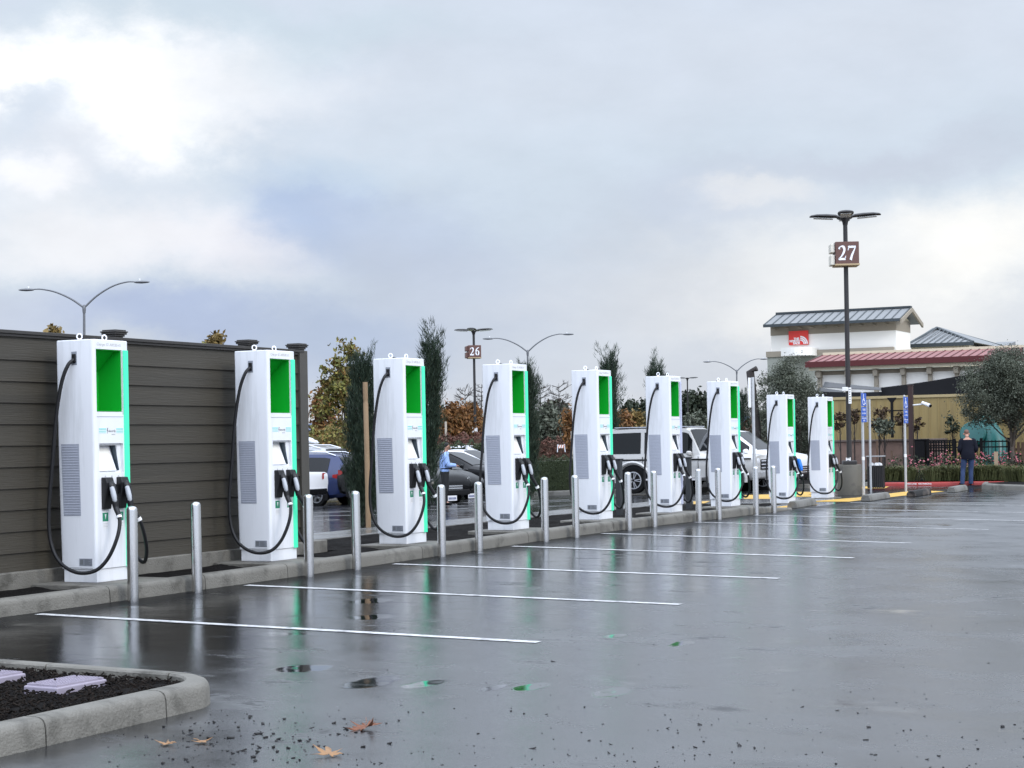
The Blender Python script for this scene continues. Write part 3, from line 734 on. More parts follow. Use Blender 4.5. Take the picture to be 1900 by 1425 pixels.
# ------------------------------------------------------------------ foliage
def leaf_mat(name, cols, rough=0.6):
    return mat(name, cols[0], rough, var=0.25, vscale=3, island=cols[1:], spec=0.25)
M_bark = mat('grey_bark', (0.10, 0.08, 0.065), 0.85, var=0.4, vscale=10, bump=0.6, bscale=30)
M_dkbark = mat('wet_dark_bark', (0.035, 0.028, 0.025), 0.8, var=0.4, vscale=10, bump=0.6, bscale=30)
def leafcloud(mb, pts, size, r2, flat=0.0, elong=1.7):
    for c in pts:
        a = Vector((r2.gauss(0, 1), r2.gauss(0, 1), r2.gauss(0, 1) * (1 - flat))).normalized()
        b = a.cross(Vector((r2.gauss(0, 1), r2.gauss(0, 1), r2.gauss(0, 1)))).normalized()
        s = size * r2.uniform(.6, 1.3); a = a * s * elong * .5; b = b * s * .5; c = Vector(c)
        mb.add([c - a, c + b * .8, c + a, c - b * .8], [(0, 1, 2, 3)])
def crown_pts(r2, W, D, H, n_clump, per, clump_r, shape='round', low=.0):
    """clump centres spread through an uneven crown volume, then leaves round each"""
    cl = []
    while len(cl) < n_clump:
        x, y, z = r2.uniform(-1, 1), r2.uniform(-1, 1), r2.uniform(-1, 1)
        d = math.sqrt(x * x + y * y + z * z)
        if d > 1 or d < .25 and r2.random() < .6: continue
        t = (z + 1) / 2
        k = {'round': 1, 'vase': .55 + .5 * t, 'cone': 1.15 - .75 * t, 'dome': 1.0 if t < .5 else 1.1 - .4 * (t - .5)}[shape]
        k *= 0.86 + .28 * math.sin(5 * math.atan2(y, x) + 4 * z)
        cl.append(Vector((x * W / 2 * k, y * D / 2 * k, low + t * H)))
    pts = []
    for c in cl:
        m = int(per * r2.uniform(.5, 1.4)); s = clump_r * r2.uniform(.6, 1.25)
        pts += [c + Vector((r2.gauss(0, s), r2.gauss(0, s), r2.gauss(0, s * .75))) for _ in range(m)]
    return cl, pts
def tree(name, label, base, H, W, trunk_h, lm, n_clump=40, per=60, leaf=0.08, clump_r=None, shape='round', bark=None, group=None, seed=1, trunk_r=.06, lean=(0, 0), cat='tree', branches=True, D=None):
    r2 = random.Random(seed); t = thing(name, label, cat, base, 0, group)
    Hc = H - trunk_h; D = D or W
    cl, pts = crown_pts(r2, W, D, Hc, n_clump, per, clump_r or W * .09, shape, trunk_h)
    off = Vector((lean[0], lean[1], 0))
    pts = [p + off * (p.z / H) for p in pts]
    mb = MB(); leafcloud(mb, pts, leaf, r2); mb.build('crown', lm, t, fix=False)
    tb = MB(); top = Vector((lean[0] * .8, lean[1] * .8, trunk_h + Hc * .55))
    path = spline([(0, 0, -.1), (W * .01 + lean[0] * .15, 0, trunk_h * .5), (lean[0] * .4, W * .01, trunk_h), top], 4)
    tb.tube(path, [trunk_r * (1 - .75 * i / (len(path) - 1)) for i in range(len(path))], 8)
    if branches:
        for c in cl[:: max(1, n_clump // 22)]:
            s = path[r2.randint(len(path) // 2 - 1, len(path) - 2)]; e = c + off * (c.z / H); m = (s + e) / 2 + Vector((0, 0, -.04 * H))
            tb.tube(spline([s, m, e], 3), [trunk_r * .35, trunk_r * .3, trunk_r * .25, trunk_r * .2, trunk_r * .16, trunk_r * .12, trunk_r * .08], 5)
    tb.build('trunk', bark or M_bark, t, fix=False)
    return t
def cypress(label, base, H, W, seed, lm, dens=1.0, loose=.0, taper=.55, lean=0.0):
    """upright juniper: feathery up-swept sprays in an uneven column"""
    r2 = random.Random(seed); t = thing('cypress_tree', label, 'tree', base, 0, 'slim dark cypress trees along the planting strip')
    mb = MB(); n = int(11500 * dens)
    ns = int(120 * dens)
    for k in range(ns):
        h0 = r2.random() ** .85; a = r2.uniform(0, 6.283)
        wob = 1 + .22 * math.sin(3 * a + h0 * 9) + r2.uniform(-.12, .18)
        prof = (min(1, (h0 + .06) / .22) ** .6) * (1 - h0 * taper) * (1 if h0 < .86 else max(.15, (1 - h0) / .14))
        rad = W / 2 * prof * wob; out = Vector((math.cos(a), math.sin(a), 0))
        L_ = H * r2.uniform(.08, .17) * (r2.uniform(1.1, 1.5) if r2.random() < loose else 1)
        rt = out * rad * r2.uniform(.25, .8) + Vector((lean * h0, 0, h0 * H * .86)); tip = rt + out * L_ * r2.uniform(.12, .45) + Vector((0, 0, L_ * .95))
        for j in range(int(n / ns)):
            s = r2.random() ** .8; c = rt.lerp(tip, s); g = (1 - s * .8) * L_ * .16
            c = c + Vector((r2.gauss(0, g), r2.gauss(0, g), r2.gauss(0, g * .5)))
            d = (Vector((r2.gauss(0, .35), r2.gauss(0, .35), 1)) + out * .35).normalized(); sd = d.cross(Vector((r2.gauss(0, 1), r2.gauss(0, 1), .1))).normalized()
            l = H * r2.uniform(.012, .03) * .8; w = l * .085
            mb.add([c - sd * w, c + sd * w, c + d * l * 2], [(0, 1, 2)])
    mb.build('foliage', lm, t, fix=False)
    tb = MB(); tb.tube([(0, 0, -.05), (lean * .9, 0, H * .85)], [.03 + W * .03, .01], 7); tb.build('trunk', M_dkbark, t)
    return t
def bare_tree(label, base, H, W, seed, m, group='leafless trees'):
    r2 = random.Random(seed); t = thing('bare_tree', label, 'tree', base, 0, group); tk = MB(); br = MB()
    top = Vector((r2.uniform(-.05, .05) * H, 0, H)); path = spline([(0, 0, -.1), (.01 * H, 0, H * .4), top * .75, top], 5)
    tk.tube(path, [H * .016 * (1 - .9 * i / (len(path) - 1)) for i in range(len(path))], 7)
    def grow(p, d, l, r, k):
        q = p + d * l; mid = (p + q) / 2 + Vector((0, 0, -.03 * l)); br.tube([p, mid, q], [r, r * .8, r * .5], 5, cap=False)
        if k == 0: return
        for _ in range(3 if k > 1 else 4):
            s = r2.uniform(.35, 1); dd = (d + Vector((r2.gauss(0, .55), r2.gauss(0, .55), r2.gauss(.12, .35)))).normalized(); grow(p.lerp(q, s), dd, l * r2.uniform(.4, .65), r * .55, k - 1)
    for i in range(40):
        s = .28 + .70 * i / 40; p = path[int(s * (len(path) - 1))]; a = i * 2.4 + r2.uniform(-.4, .4)
        grow(p, Vector((math.cos(a), math.sin(a), r2.uniform(.1, .6))).normalized(), W * .62 * (1.15 - s * .5) * r2.uniform(.6, 1.1), H * .0042, 2)
    tk.build('trunk', m, t, fix=False); br.build('branches', m, t, fix=False); return t
def bush(name, label, cat, c, W, D, H, lm, n=30, per=50, leaf=.05, seed=1, group=None, kind=None, shape='dome', clump_r=None):
    r2 = random.Random(seed); cl, pts = crown_pts(r2, W, D, H, n, per, clump_r or min(W, D, H * 1.3) * .16, shape, 0)
    mb = MB(); leafcloud(mb, [p for p in pts if p.z > -.02], leaf, r2)
    o = mb.build(name, lm, None, fix=False, loc=c); return tag(o, label, cat, group, kind)
def G(p, z=0.0): return Vector((p.x, p.y, gz(p.x, p.y) + z))
def at(u, Z, v=820): 
    p = PZ(u, v, Z); return G(p)
def mh(px, Z): return px * Z / F

LM_cyp = leaf_mat('cypress_green', [(0.020, 0.038, 0.024), (0.035, 0.055, 0.032), (0.012, 0.022, 0.016), (0.055, 0.07, 0.04)])
LM_aut = leaf_mat('autumn_green_gold', [(0.13, 0.145, 0.04), (0.27, 0.235, 0.06), (0.08, 0.09, 0.03), (0.28, 0.15, 0.05), (0.06, 0.07, 0.03)])
LM_rust = leaf_mat('rust_orange', [(0.19, 0.080, 0.027), (0.25, 0.12, 0.036), (0.10, 0.050, 0.022), (0.15, 0.10, 0.035)])
LM_gold = leaf_mat('olive_gold', [(0.17, 0.12, 0.04), (0.22, 0.15, 0.05), (0.09, 0.07, 0.03)])
LM_olive = leaf_mat('olive_grey_green', [(0.085, 0.098, 0.068), (0.16, 0.17, 0.13), (0.045, 0.055, 0.037), (0.065, 0.076, 0.052)])
LM_dark = leaf_mat('dark_evergreen', [(0.022, 0.032, 0.020), (0.04, 0.05, 0.028), (0.015, 0.02, 0.014)])
LM_brown = leaf_mat('brown_scrub', [(0.05, 0.035, 0.022), (0.09, 0.05, 0.028), (0.03, 0.03, 0.02)])
LM_hedge = leaf_mat('clipped_hedge_green', [(0.032, 0.044, 0.02), (0.055, 0.07, 0.03), (0.018, 0.026, 0.013)])
LM_grassy = leaf_mat('shrub_green', [(0.065, 0.085, 0.035), (0.10, 0.12, 0.05), (0.035, 0.05, 0.024)])
LM_redsh = leaf_mat('red_shrub', [(0.13, 0.05, 0.04), (0.09, 0.06, 0.04), (0.18, 0.08, 0.06)])

# the slim cypresses of the planting strip
def cyp(u, vtop, Z, wpx, seed, label, **k):
    b = at(u, Z); d = CAM + ray(u, vtop) * Z
    cypress(label, b, (d.z - b.z) * .94, mh(wpx, Z), seed, LM_cyp, **k)
cyp(674, 634, 29.0, 50, 2, 'bushy dark cypress beside the wooden stake, nearest of the cypresses', dens=2.3, taper=.12, loose=.5)
cyp(785, 602, 38.0, 22, 3, 'tall dark cypress behind the charger right of the wooden stake', dens=1.7, taper=.6, loose=1, lean=.28)
cyp(979, 655, 46.5, 27, 4, 'dark cypress half hidden behind the charger under lamp 26', dens=1.7, taper=.5, loose=.8)
cyp(1132, 638, 55.0, 21, 5, 'dark cypress behind the charger beside the clipped hedge', dens=1.6, taper=.6, loose=.8)
cyp(1219, 643, 64.0, 20, 6, 'dark cypress behind the charger with the unlit strip', dens=1.5, taper=.45, loose=.6)
cyp(1381, 712, 84.0, 22, 7, 'small dark cypress between the off-roader and the tall sign post', dens=1.2, taper=.5)
# wooden stake tied to the nearest one
p0 = at(681, 28.3); p1 = CAM + ray(674, 709) * 28.3
mb = MB(); h = p1.z - p0.z; mb.tube([(0, 0, -.1), (-.005, 0, h * .5), (-.012, 0, h * .86), (-.012, 0, h * .865), (-.014, 0, h * .885), (-.014, 0, h * .89), (-.016, 0, h)], [.042, .041, .040, .036, .036, .04, .039], 12)
o = mb.build('wooden_stake', mat('raw_pine', (0.29, 0.195, 0.11), .7, var=.3, vscale=4, bump=.3, stretch=(6, 6, .6), stain=(0.24, 0.15, 0.08), stainscale=4), None, loc=p0); tag(o, 'round pale wooden tree stake in front of the bushy dark cypress', 'stake')
# autumn trees, orange trees, bare trees
def tr(name, label, u, vtop, vbot, Z, wpx, lm, **k):
    b = at(u, Z); top = CAM + ray(u, vtop) * Z; low = CAM + ray(u, vbot) * Z
    return tree(name, label, b, top.z - b.z, mh(wpx, Z), max(.1, low.z - b.z), lm, **k)
tr('autumn_tree', 'loose green and gold autumn tree left of the bushy cypress', 640, 632, 838, 72, 135, LM_aut, n_clump=74, per=64, leaf=.13, clump_r=.19, shape='cone', seed=21, trunk_r=.09, group='autumn trees')
tr('autumn_tree', 'russet lower half of an autumn tree just right of the fence post', 598, 712, 835, 76, 50, LM_rust, n_clump=40, per=40, leaf=.15, clump_r=.2, seed=22, group='autumn trees')
tr('autumn_tree', 'tip of an autumn tree showing over the fence near the street light', 103, 600, 640, 60, 22, LM_gold, n_clump=20, per=16, leaf=.13, clump_r=.1, seed=23, shape='cone', group='autumn trees')
tr('autumn_tree', 'tip of an autumn tree showing over the fence left of its second post cap', 405, 617, 655, 60, 22, LM_gold, n_clump=20, per=18, leaf=.13, clump_r=.1, seed=24, shape='cone', group='autumn trees')
tr('autumn_tree', 'small tip of an autumn tree over the fence between two post caps', 390, 630, 655, 64, 18, LM_aut, n_clump=12, per=20, leaf=.12, clump_r=.1, seed=25, group='autumn trees')
tr('autumn_tree', 'rust orange round tree left of lamp 26', 838, 752, 822, 78, 62, LM_rust, n_clump=46, per=60, leaf=.12, clump_r=.2, seed=26, group='rust orange trees')
tr('autumn_tree', 'rust orange tree right behind the pole of lamp 26', 872, 748, 822, 84, 50, LM_rust, n_clump=44, per=55, leaf=.12, clump_r=.2, seed=27, group='rust orange trees')
tr('autumn_tree', 'gold tinted small tree right of lamp 26', 902, 775, 822, 88, 30, LM_gold, n_clump=24, per=40, leaf=.13, clump_r=.18, seed=28, group='autumn trees')
tr('autumn_tree', 'narrow rust tree left of the charger beside the hedge', 1064, 757, 836, 76, 30, LM_rust, n_clump=40, per=50, leaf=.11, clump_r=.15, seed=29, group='rust orange trees')
tr('autumn_tree', 'bright orange tree above the rear roof of the silver off-roader', 1152, 765, 812, 90, 30, LM_rust, n_clump=40, per=50, leaf=.13, clump_r=.2, seed=30, group='rust orange trees')
tr('autumn_tree', 'gold brown tree above the roof of the silver off-roader', 1182, 760, 812, 95, 34, LM_gold, n_clump=40, per=50, leaf=.14, clump_r=.2, seed=31, group='autumn trees')
for (lab, u, vt, Z, w, sd) in [('leafless tree with sparse twigs left of lamp 26', 866, 718, 120, 52, 41), ('leafless tree just right of the pole of lamp 26', 893, 712, 125, 38, 42), ('leafless tree with a leaning top beside the right cypress of lamp 26', 1010, 704, 110, 48, 43), ('symmetrical leafless tree above the striped barricade', 1040, 711, 120, 52, 44)]:
    b = at(u, Z); top = CAM + ray(u, vt) * Z; bare_tree(lab, b, top.z - b.z, mh(w, Z), sd, M_dkbark)
tr('olive_tree', 'grey green olive shrub left of the barricade', 1012, 752, 838, 80, 62, LM_olive, n_clump=60, per=60, leaf=.11, clump_r=.25, seed=51, group='olive trees', trunk_r=.05)
tr('olive_tree', 'grey green olive shrub over the doors of the silver off-roader', 1296, 770, 815, 84, 42, LM_olive, n_clump=44, per=60, leaf=.11, clump_r=.22, seed=52, group='olive trees', trunk_r=.05)
tr('evergreen_tree', 'dark round evergreen behind the far lamp post', 1285, 727, 800, 150, 62, LM_dark, n_clump=80, per=60, leaf=.22, clump_r=.35, seed=53, group='dark evergreens far behind')
tr('evergreen_tree', 'dark evergreen behind the orange tree over the off-roader', 1172, 748, 800, 150, 44, LM_dark, n_clump=60, per=50, leaf=.22, clump_r=.3, seed=54, shape='cone', group='dark evergreens far behind')
tr('evergreen_tree', 'dark evergreen just left of the charger with the unlit strip', 1200, 740, 800, 160, 30, LM_dark, n_clump=50, per=50, leaf=.22, clump_r=.3, seed=55, group='dark evergreens far behind')
tr('evergreen_tree', 'dark low evergreen behind the rust tree left of lamp 26', 822, 760, 815, 130, 60, LM_dark, n_clump=50, per=50, leaf=.2, clump_r=.3, seed=56, group='dark evergreens far behind')
tr('olive_tree', 'large grey green olive tree behind the last two chargers', 1470, 664, 870, 62, 122, LM_olive, n_clump=190, per=230, leaf=.042, clump_r=.17, seed=57, group='olive trees', trunk_r=.12)
tr('olive_tree', 'thin olive branches beside the leaning stump left of the big olive', 1425, 690, 860, 66, 55, LM_olive, n_clump=50, per=90, leaf=.055, clump_r=.16, seed=58, group='olive trees', trunk_r=.05)
tr('olive_tree', 'large olive tree with low crown behind the man in jeans, at the right edge', 1876, 650, 796, 53.5, 186, LM_olive, n_clump=290, per=330, leaf=.034, clump_r=.15, seed=59, group='olive trees', trunk_r=.09)
# dark scrub mass behind the last chargers
for i, (u, Z, w, hh, sd, lab) in enumerate([(1395, 68, 60, 95, 61, 'tall brown scrub behind the tall sign post'), (1440, 70, 60, 105, 62, 'brown scrub behind the charger with the blue plug'), (1495, 70, 62, 115, 63, 'dark scrub between the last two chargers'), (1345, 74, 50, 60, 64, 'brown scrub over the bonnet of the off-roader')]):
    b = at(u, Z); bush('scrub', lab, 'shrub', b, mh(w * 1.3, Z), 2.2, mh(hh, Z), LM_brown if i != 2 else LM_dark, n=60, per=75, leaf=.11, seed=sd, group='dark scrub behind the chargers', shape='round')
b = at(1404, 62); mb = MB(); top = (CAM + ray(1396, 684) * 62); mb.tube([(0, 0, 0), ((top.x - b.x) * .5 + .05, 0, (top.z - b.z) * .5), (top.x - b.x - .1, 0, top.z - b.z - .1), (top.x - b.x + .15, 0, top.z - b.z)], [.18, .15, .14, .1], 10)
tag(mb.build('tree_stump', M_dkbark, None, loc=b), 'bare dark tree trunk leaning up left of the large olive', 'tree trunk')
# low plants behind the car park: clipped hedge, red shrubs, lawn, distant wood and hill
def hedge(name, label, u0, u1, Z, vtop, vbot, depth, lm, seed, leaf=.06, dens=1.0, cat='hedge'):
    a, c = at(u0, Z), at(u1, Z); r2 = random.Random(seed); mb = MB(); H = (CAM + ray((u0 + u1) / 2, vtop) * Z).z - min(a.z, c.z); n = int(dens * 5200 * (c - a).length * H / 16)
    ax = (c - a); L_ = ax.length; ax.normalize(); nb = Vector((-ax.y, ax.x, 0)); pts = []
    for k in range(n):
        s = r2.random(); f = r2.random()
        q = a + ax * (s * L_)
        if f < .55: q = q + nb * (-depth / 2 * r2.uniform(.85, 1.05)) + Vector((0, 0, r2.random() * H))
        elif f < .85: q = q + nb * r2.uniform(-depth / 2, depth / 2) + Vector((0, 0, H * (1 + .05 * math.sin(s * 30) + r2.uniform(-.08, .05))))
        else: q = q + nb * r2.uniform(-depth / 2, depth / 2) + Vector((0, 0, r2.random() * H))
        pts.append(q)
    for sgn in (-1,):
        q = [a + nb * (-depth * .40), c + nb * (-depth * .40), c + nb * depth * .4, a + nb * depth * .4]; zz = [H * .93 + (a.z if i in (0, 3) else c.z) for i in range(4)]
        mb.add([p for p in q] + [Vector((p.x, p.y, z)) for p, z in zip(q, zz)], [(0, 1, 5, 4), (1, 2, 6, 5), (2, 3, 7, 6), (3, 0, 4, 7), (4, 5, 6, 7)])
    leafcloud(mb, pts, leaf, r2); return tag(mb.build(name, lm, None, off=a, fix=False), label, cat)
hedge('hedge', 'clipped green hedge behind the gap between two chargers, under the barricade', 985, 1075, 57.5, 851, 903, 1.6, LM_hedge, 71, leaf=.036, dens=5)
hedge('hedge', 'low dark hedge behind the parked black and white cars', 790, 915, 72, 826, 850, 1.2, LM_hedge, 72, leaf=.08)
hedge('shrub_border', 'border of reddish shrubs above the parked cars, left of lamp 26', 790, 935, 76, 812, 834, 1.0, LM_redsh, 73, leaf=.09, cat='shrubs')
hedge('shrub_border', 'border of dark green shrubs beside the autumn tree over the blue wagon', 576, 715, 68, 800, 850, 1.5, LM_aut, 74, leaf=.1, cat='shrubs')
hedge('shrub_border', 'border of reddish shrubs behind the striped barricade', 995, 1080, 79, 818, 836, 1.0, LM_redsh, 75, leaf=.09, cat='shrubs')
M_grass = mat('wet_lawn', (0.09, 0.14, 0.03), 0.8, var=0.4, vscale=1.2, bump=.6, bscale=20)
def patch(name, pts, z, m):
    mb = MB(); mb.add([(p.x, p.y, gz(p.x, p.y) + z) for p in pts], [tuple(range(len(pts)))]); return tag(mb.build(name, m), kind='structure')
a, b, c, d = at(780, 96), at(1080, 96), at(1100, 150), at(760, 150)
mb = MB(); mb.add([a, b, c + Vector((0, 0, 1.9)), d + Vector((0, 0, 1.9))], [(0, 1, 2, 3)]); tag(mb.build('lawn', M_grass), kind='structure')
r2 = random.Random(81); mb = MB(); pts = []
for k in range(9000):
    u = r2.uniform(520, 1440); Z = r2.uniform(190, 215); p = at(u, Z); hgt = 5.2 + 1.4 * math.sin(u * .021) + 1.1 * math.sin(u * .067 + 1); hgt *= (1.0 if u > 700 else .6)
    pts.append(p + Vector((0, 0, max(0, hgt * (1 - r2.random() ** 2.2)))))
leafcloud(mb, pts, .8, r2); tag(mb.build('distant_wood', leaf_mat('distant_green', [(0.045, 0.055, 0.04), (0.075, 0.075, 0.05), (0.03, 0.04, 0.03), (0.10, 0.065, 0.04)]), None, fix=False), kind='stuff')
mb = MB(); rows = []
for j, (Z, k) in enumerate(((2400, 0), (2700, .75), (3000, 1.0), (3400, .9))):
    row = []
    for i in range(41):
        u = -400 + i * 70; p = PZ(u, 820, Z); row.append(Vector((p.x, p.y, -6 + k * (30 + 13 * math.sin(i * .55) + 8 * math.sin(i * 1.3 + 1)))))
    rows.append(row)
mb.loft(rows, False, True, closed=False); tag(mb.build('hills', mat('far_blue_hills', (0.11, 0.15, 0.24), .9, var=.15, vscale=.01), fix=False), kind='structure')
a, b = at(440, 230), at(760, 230); mb = MB(); q = at(780, 330); q2 = at(420, 330); mb.add([a, b, q + Vector((0, 0, 3.2)), q2 + Vector((0, 0, 3.2))], [(0, 1, 2, 3)]); tag(mb.build('dry_field', mat('dry_gold_grass', (0.42, 0.27, 0.10), .9, var=.2)), kind='structure')
# white support stakes of the young trees behind
for (u, v0_, v1_, Z, lab) in [(828, 782, 842, 76, 'pale support stake by the rust tree left of lamp 26'), (1062, 800, 856, 70, 'pale support stake by the narrow rust tree near the hedge')]:
    p = PZ(u, v1_, Z); h = mh(v1_ - v0_, Z); mb = MB(); g = gz(p.x, p.y); mb.tube([(0, 0, 0), (0, 0, p.z + h - g)], .05, 8); tag(mb.build('tree_stake', mat('pale_weathered_wood', (.45, .4, .33), .7), None, loc=(p.x, p.y, g)), lab, 'stake')
# road works barricade
p = at(1041, 74); p.z = (CAM + ray(1041, 839) * 74).z; t = thing('barricade', 'white and orange striped folding barricade beyond the hedge', 'barricade', p, TH)
M_or = mat('orange_reflective', (.55, .16, .06), .4); s = 74 / F
for sx in (-1, 1):
    m_ = MB(); 
    for sy in (-1, 1): m_.tube([(sx * 7.2 * s, sy * .18, 0), (sx * 6 * s, 0, 14.5 * s)], .02, 6)
    m_.build('leg', M_shell, t)
m_ = MB(); m_.box(-7 * s, 7 * s, -.05, -.02, 7.5 * s, 13.5 * s); bd = m_.build('board', M_white2, t); m_ = MB()
for k in range(3): x = -6 * s + k * 4.4 * s; m_.prism([(x, 7.6 * s), (x + 1.8 * s, 7.6 * s), (x + 3.6 * s, 13.4 * s), (x + 1.8 * s, 13.4 * s)], 'y', -.054, -.05)
m_.build('stripes', M_or, bd)
# kerb of the hedge bed and lot edges on the lower lot
a, b = at(960, 56.5), at(1110, 56.5); kerb('lot_kerb', [(b.x, b.y), (a.x, a.y)], left=False, joint=3)
a, b = at(575, 66), at(960, 66); kerb('lot_kerb', [(b.x, b.y), (a.x, a.y)], left=False, joint=3)

# ------------------------------------------------------------------ double-arm street lights
def street_light(label, u, vjoin, lt, rt, Z):
    b = at(u, Z); f = lambda uu, vv: CAM + ray(uu, vv) * Z - b
    t = thing('street_light', label, 'street light', b, 0, 'double arm street lights far behind'); j = f(u, vjoin)
    m = MB(); m.tube([(j.x * 0, 0, 0), (j.x, j.y, j.z - .1)], [.12, .08], 12); m.build('pole', M_galv2, t)
    m = MB(); m.lathe([(.1, j.z - .35), (.12, j.z - .1), (.12, j.z + .1), (.05, j.z + .2)], 12, (j.x, j.y, 0)); m.build('collar', M_galv2, t)
    for e in (lt, rt):
        q = f(*e); r_ = Vector((q.x - j.x, q.y - j.y, 0)); 
        pts = [j, j + r_ * .25 + Vector((0, 0, (q.z - j.z) * .47)), j + r_ * .55 + Vector((0, 0, (q.z - j.z) * .84)), j + r_ * .82 + Vector((0, 0, (q.z - j.z) * 1.0)), q]
        m = MB(); m.tube(spline(pts, 5), [.07 - .03 * i / 20 for i in range(21)], 8); a = m.build('arm', M_galv2, t)
        dr = r_.normalized(); h = MB(); rings = []
        nb = Vector((-dr.y, dr.x, 0))
        for s_, w, th in ((-.1, .05, .05), (.05, .12, .08), (.4, .16, .1), (.75, .13, .07), (.9, .05, .03)):
            rings.append([q + dr * s_ + nb * (w * math.cos(2 * math.pi * k / 10)) + Vector((0, 0, th * math.sin(2 * math.pi * k / 10) - .02)) for k in range(10)])
        h.loft(rings); h.build('lamp_head', M_galv2, t); e_ = MB(); e_.cyl(q + dr * .25 + Vector((0, 0, .07)), .05, .14, 8); e_.build('photocell', M_white2, a)
M_galv2 = mat('weathered_grey_steel', (.15, .155, .165), .5, metal=.3, var=.1)
street_light('double arm street light rising behind the fence at the left', 156, 571, (60, 537), (252, 523), 116)
street_light('double arm street light right of lamp 26, above the charger', 979, 653, (913, 628), (1047, 620), 168)
street_light('double arm street light beyond the chargers near the store', 1367, 689, (1318, 671), (1412, 666), 218)

# ------------------------------------------------------------------ parked vehicles
M_glass = mat('dark_car_glass', (0.006, 0.007, 0.008), 0.06, var=0.1, spec=0.3)
M_tyre = mat('tyre_rubber', (0.008, 0.008, 0.008), 0.8, var=0.2, spec=.15)
M_rim = mat('alloy_rim', (0.42, 0.43, 0.45), 0.3, metal=0.8, var=0.1)
M_chrome = mat('chrome', (0.7, 0.7, 0.72), 0.12, metal=1.0, var=0.05)
M_tail = mat('red_tail_lamp', (0.35, 0.012, 0.012), 0.2, var=0.15)
M_head = mat('clear_headlamp', (0.55, 0.56, 0.58), 0.12, var=0.2, vscale=20, spec=.8)
M_arch = mat('black_trim', (0.007, 0.007, 0.008), 0.6, var=0.1, spec=.2)
M_plateW = mat('number_plate_white', (0.7, 0.7, 0.72), 0.4, var=.05)
M_plateInk = mat('number_plate_blue', (0.05, 0.07, 0.2), 0.5)
def paint(n, c, rough=0.3, metal=0.0): return mat(n, c, rough, metal=metal, var=0.03, vscale=1, coat=0.35)
WAGON = [(-2.40, .45, .72, .84, .78, .66), (-2.37, .34, .92, 1.02, .87, .70), (-2.25, .30, 1.0, 1.24, .90, .68), (-2.02, .28, 1.01, 1.56, .91, .62), (-1.6, .26, 1.0, 1.65, .92, .62), (-.3, .26, .98, 1.68, .92, .63), (.40, .26, .97, 1.60, .92, .62), (.75, .26, .97, 1.38, .92, .66), (1.18, .26, .96, 1.08, .92, .74), (1.3, .26, .94, 1.04, .91, .77), (1.9, .26, .86, .97, .90, .75), (2.22, .28, .76, .88, .86, .70), (2.36, .33, .64, .76, .78, .62), (2.40, .42, .55, .62, .66, .5)]
HATCH = [(-2.22, .5, .8, .95, .70, .6), (-2.18, .34, .92, 1.10, .82, .66), (-2.0, .25, .95, 1.16, .86, .64), (-1.2, .2, .93, 1.38, .87, .58), (-.4, .18, .90, 1.49, .87, .56), (.1, .18, .88, 1.46, .87, .57), (.7, .18, .86, 1.22, .87, .63), (1.25, .18, .85, .96, .86, .70), (1.7, .18, .78, .88, .84, .66), (2.05, .2, .66, .76, .78, .6), (2.2, .27, .55, .62, .66, .5), (2.24, .34, .5, .55, .5, .4)]
SEDAN = [(-2.4, .45, .75, .86, .74, .62), (-2.36, .3, .9, 1.0, .84, .68), (-1.9, .22, .96, 1.06, .89, .72), (-1.55, .2, .95, 1.12, .9, .68), (-.95, .2, .93, 1.38, .9, .58), (-.3, .2, .91, 1.45, .9, .56), (.2, .2, .9, 1.42, .9, .57), (.75, .2, .88, 1.2, .9, .63), (1.25, .2, .87, .97, .9, .72), (1.9, .2, .78, .88, .88, .7), (2.25, .22, .66, .78, .82, .62), (2.4, .3, .55, .62, .7, .5)]
BIGSUV = [(-2.5, .5, .85, 1.0, .86, .74), (-2.46, .38, 1.1, 1.3, .94, .74), (-2.3, .34, 1.15, 1.74, .97, .70), (-1.8, .32, 1.14, 1.84, .98, .69), (0, .32, 1.12, 1.87, .98, .70), (.55, .32, 1.11, 1.78, .98, .70), (.95, .32, 1.11, 1.48, .98, .75), (1.32, .32, 1.10, 1.20, .97, .82), (1.95, .32, 1.05, 1.14, .96, .82), (2.35, .34, .95, 1.06, .92, .78), (2.48, .4, .8, .92, .84, .7), (2.52, .5, .7, .76, .74, .6)]
PICKUP = [(-2.85, .55, .95, 1.05, .90, .88), (-2.82, .45, 1.06, 1.12, .94, .90), (-2.2, .42, 1.08, 1.13, .95, .91), (-.98, .42, 1.08, 1.13, .95, .91), (-.95, .42, 1.1, 1.15, .95, .8), (-.86, .42, 1.12, 1.78, .95, .68), (0, .42, 1.12, 1.86, .95, .68), (.6, .42, 1.12, 1.8, .95, .68), (1.35, .42, 1.12, 1.24, .95, .8), (2.2, .42, 1.1, 1.18, .94, .82), (2.7, .45, .98, 1.1, .9, .78), (2.82, .5, .8, .9, .84, .7)]
BOXY = [(-2.27, .5, 1.0, 1.1, .86, .82), (-2.25, .42, 1.10, 1.86, .90, .80), (-2.17, .40, 1.11, 1.94, .91, .80), (-1.2, .38, 1.11, 1.97, .91, .80), (.35, .38, 1.11, 1.96, .91, .80), (.52, .38, 1.11, 1.90, .91, .80), (.85, .38, 1.11, 1.20, .91, .84), (.9, .38, 1.09, 1.16, .90, .84), (2.38, .38, 1.04, 1.12, .88, .82), (2.55, .4, .98, 1.08, .86, .80), (2.58, .5, .8, .95, .84, .78)]
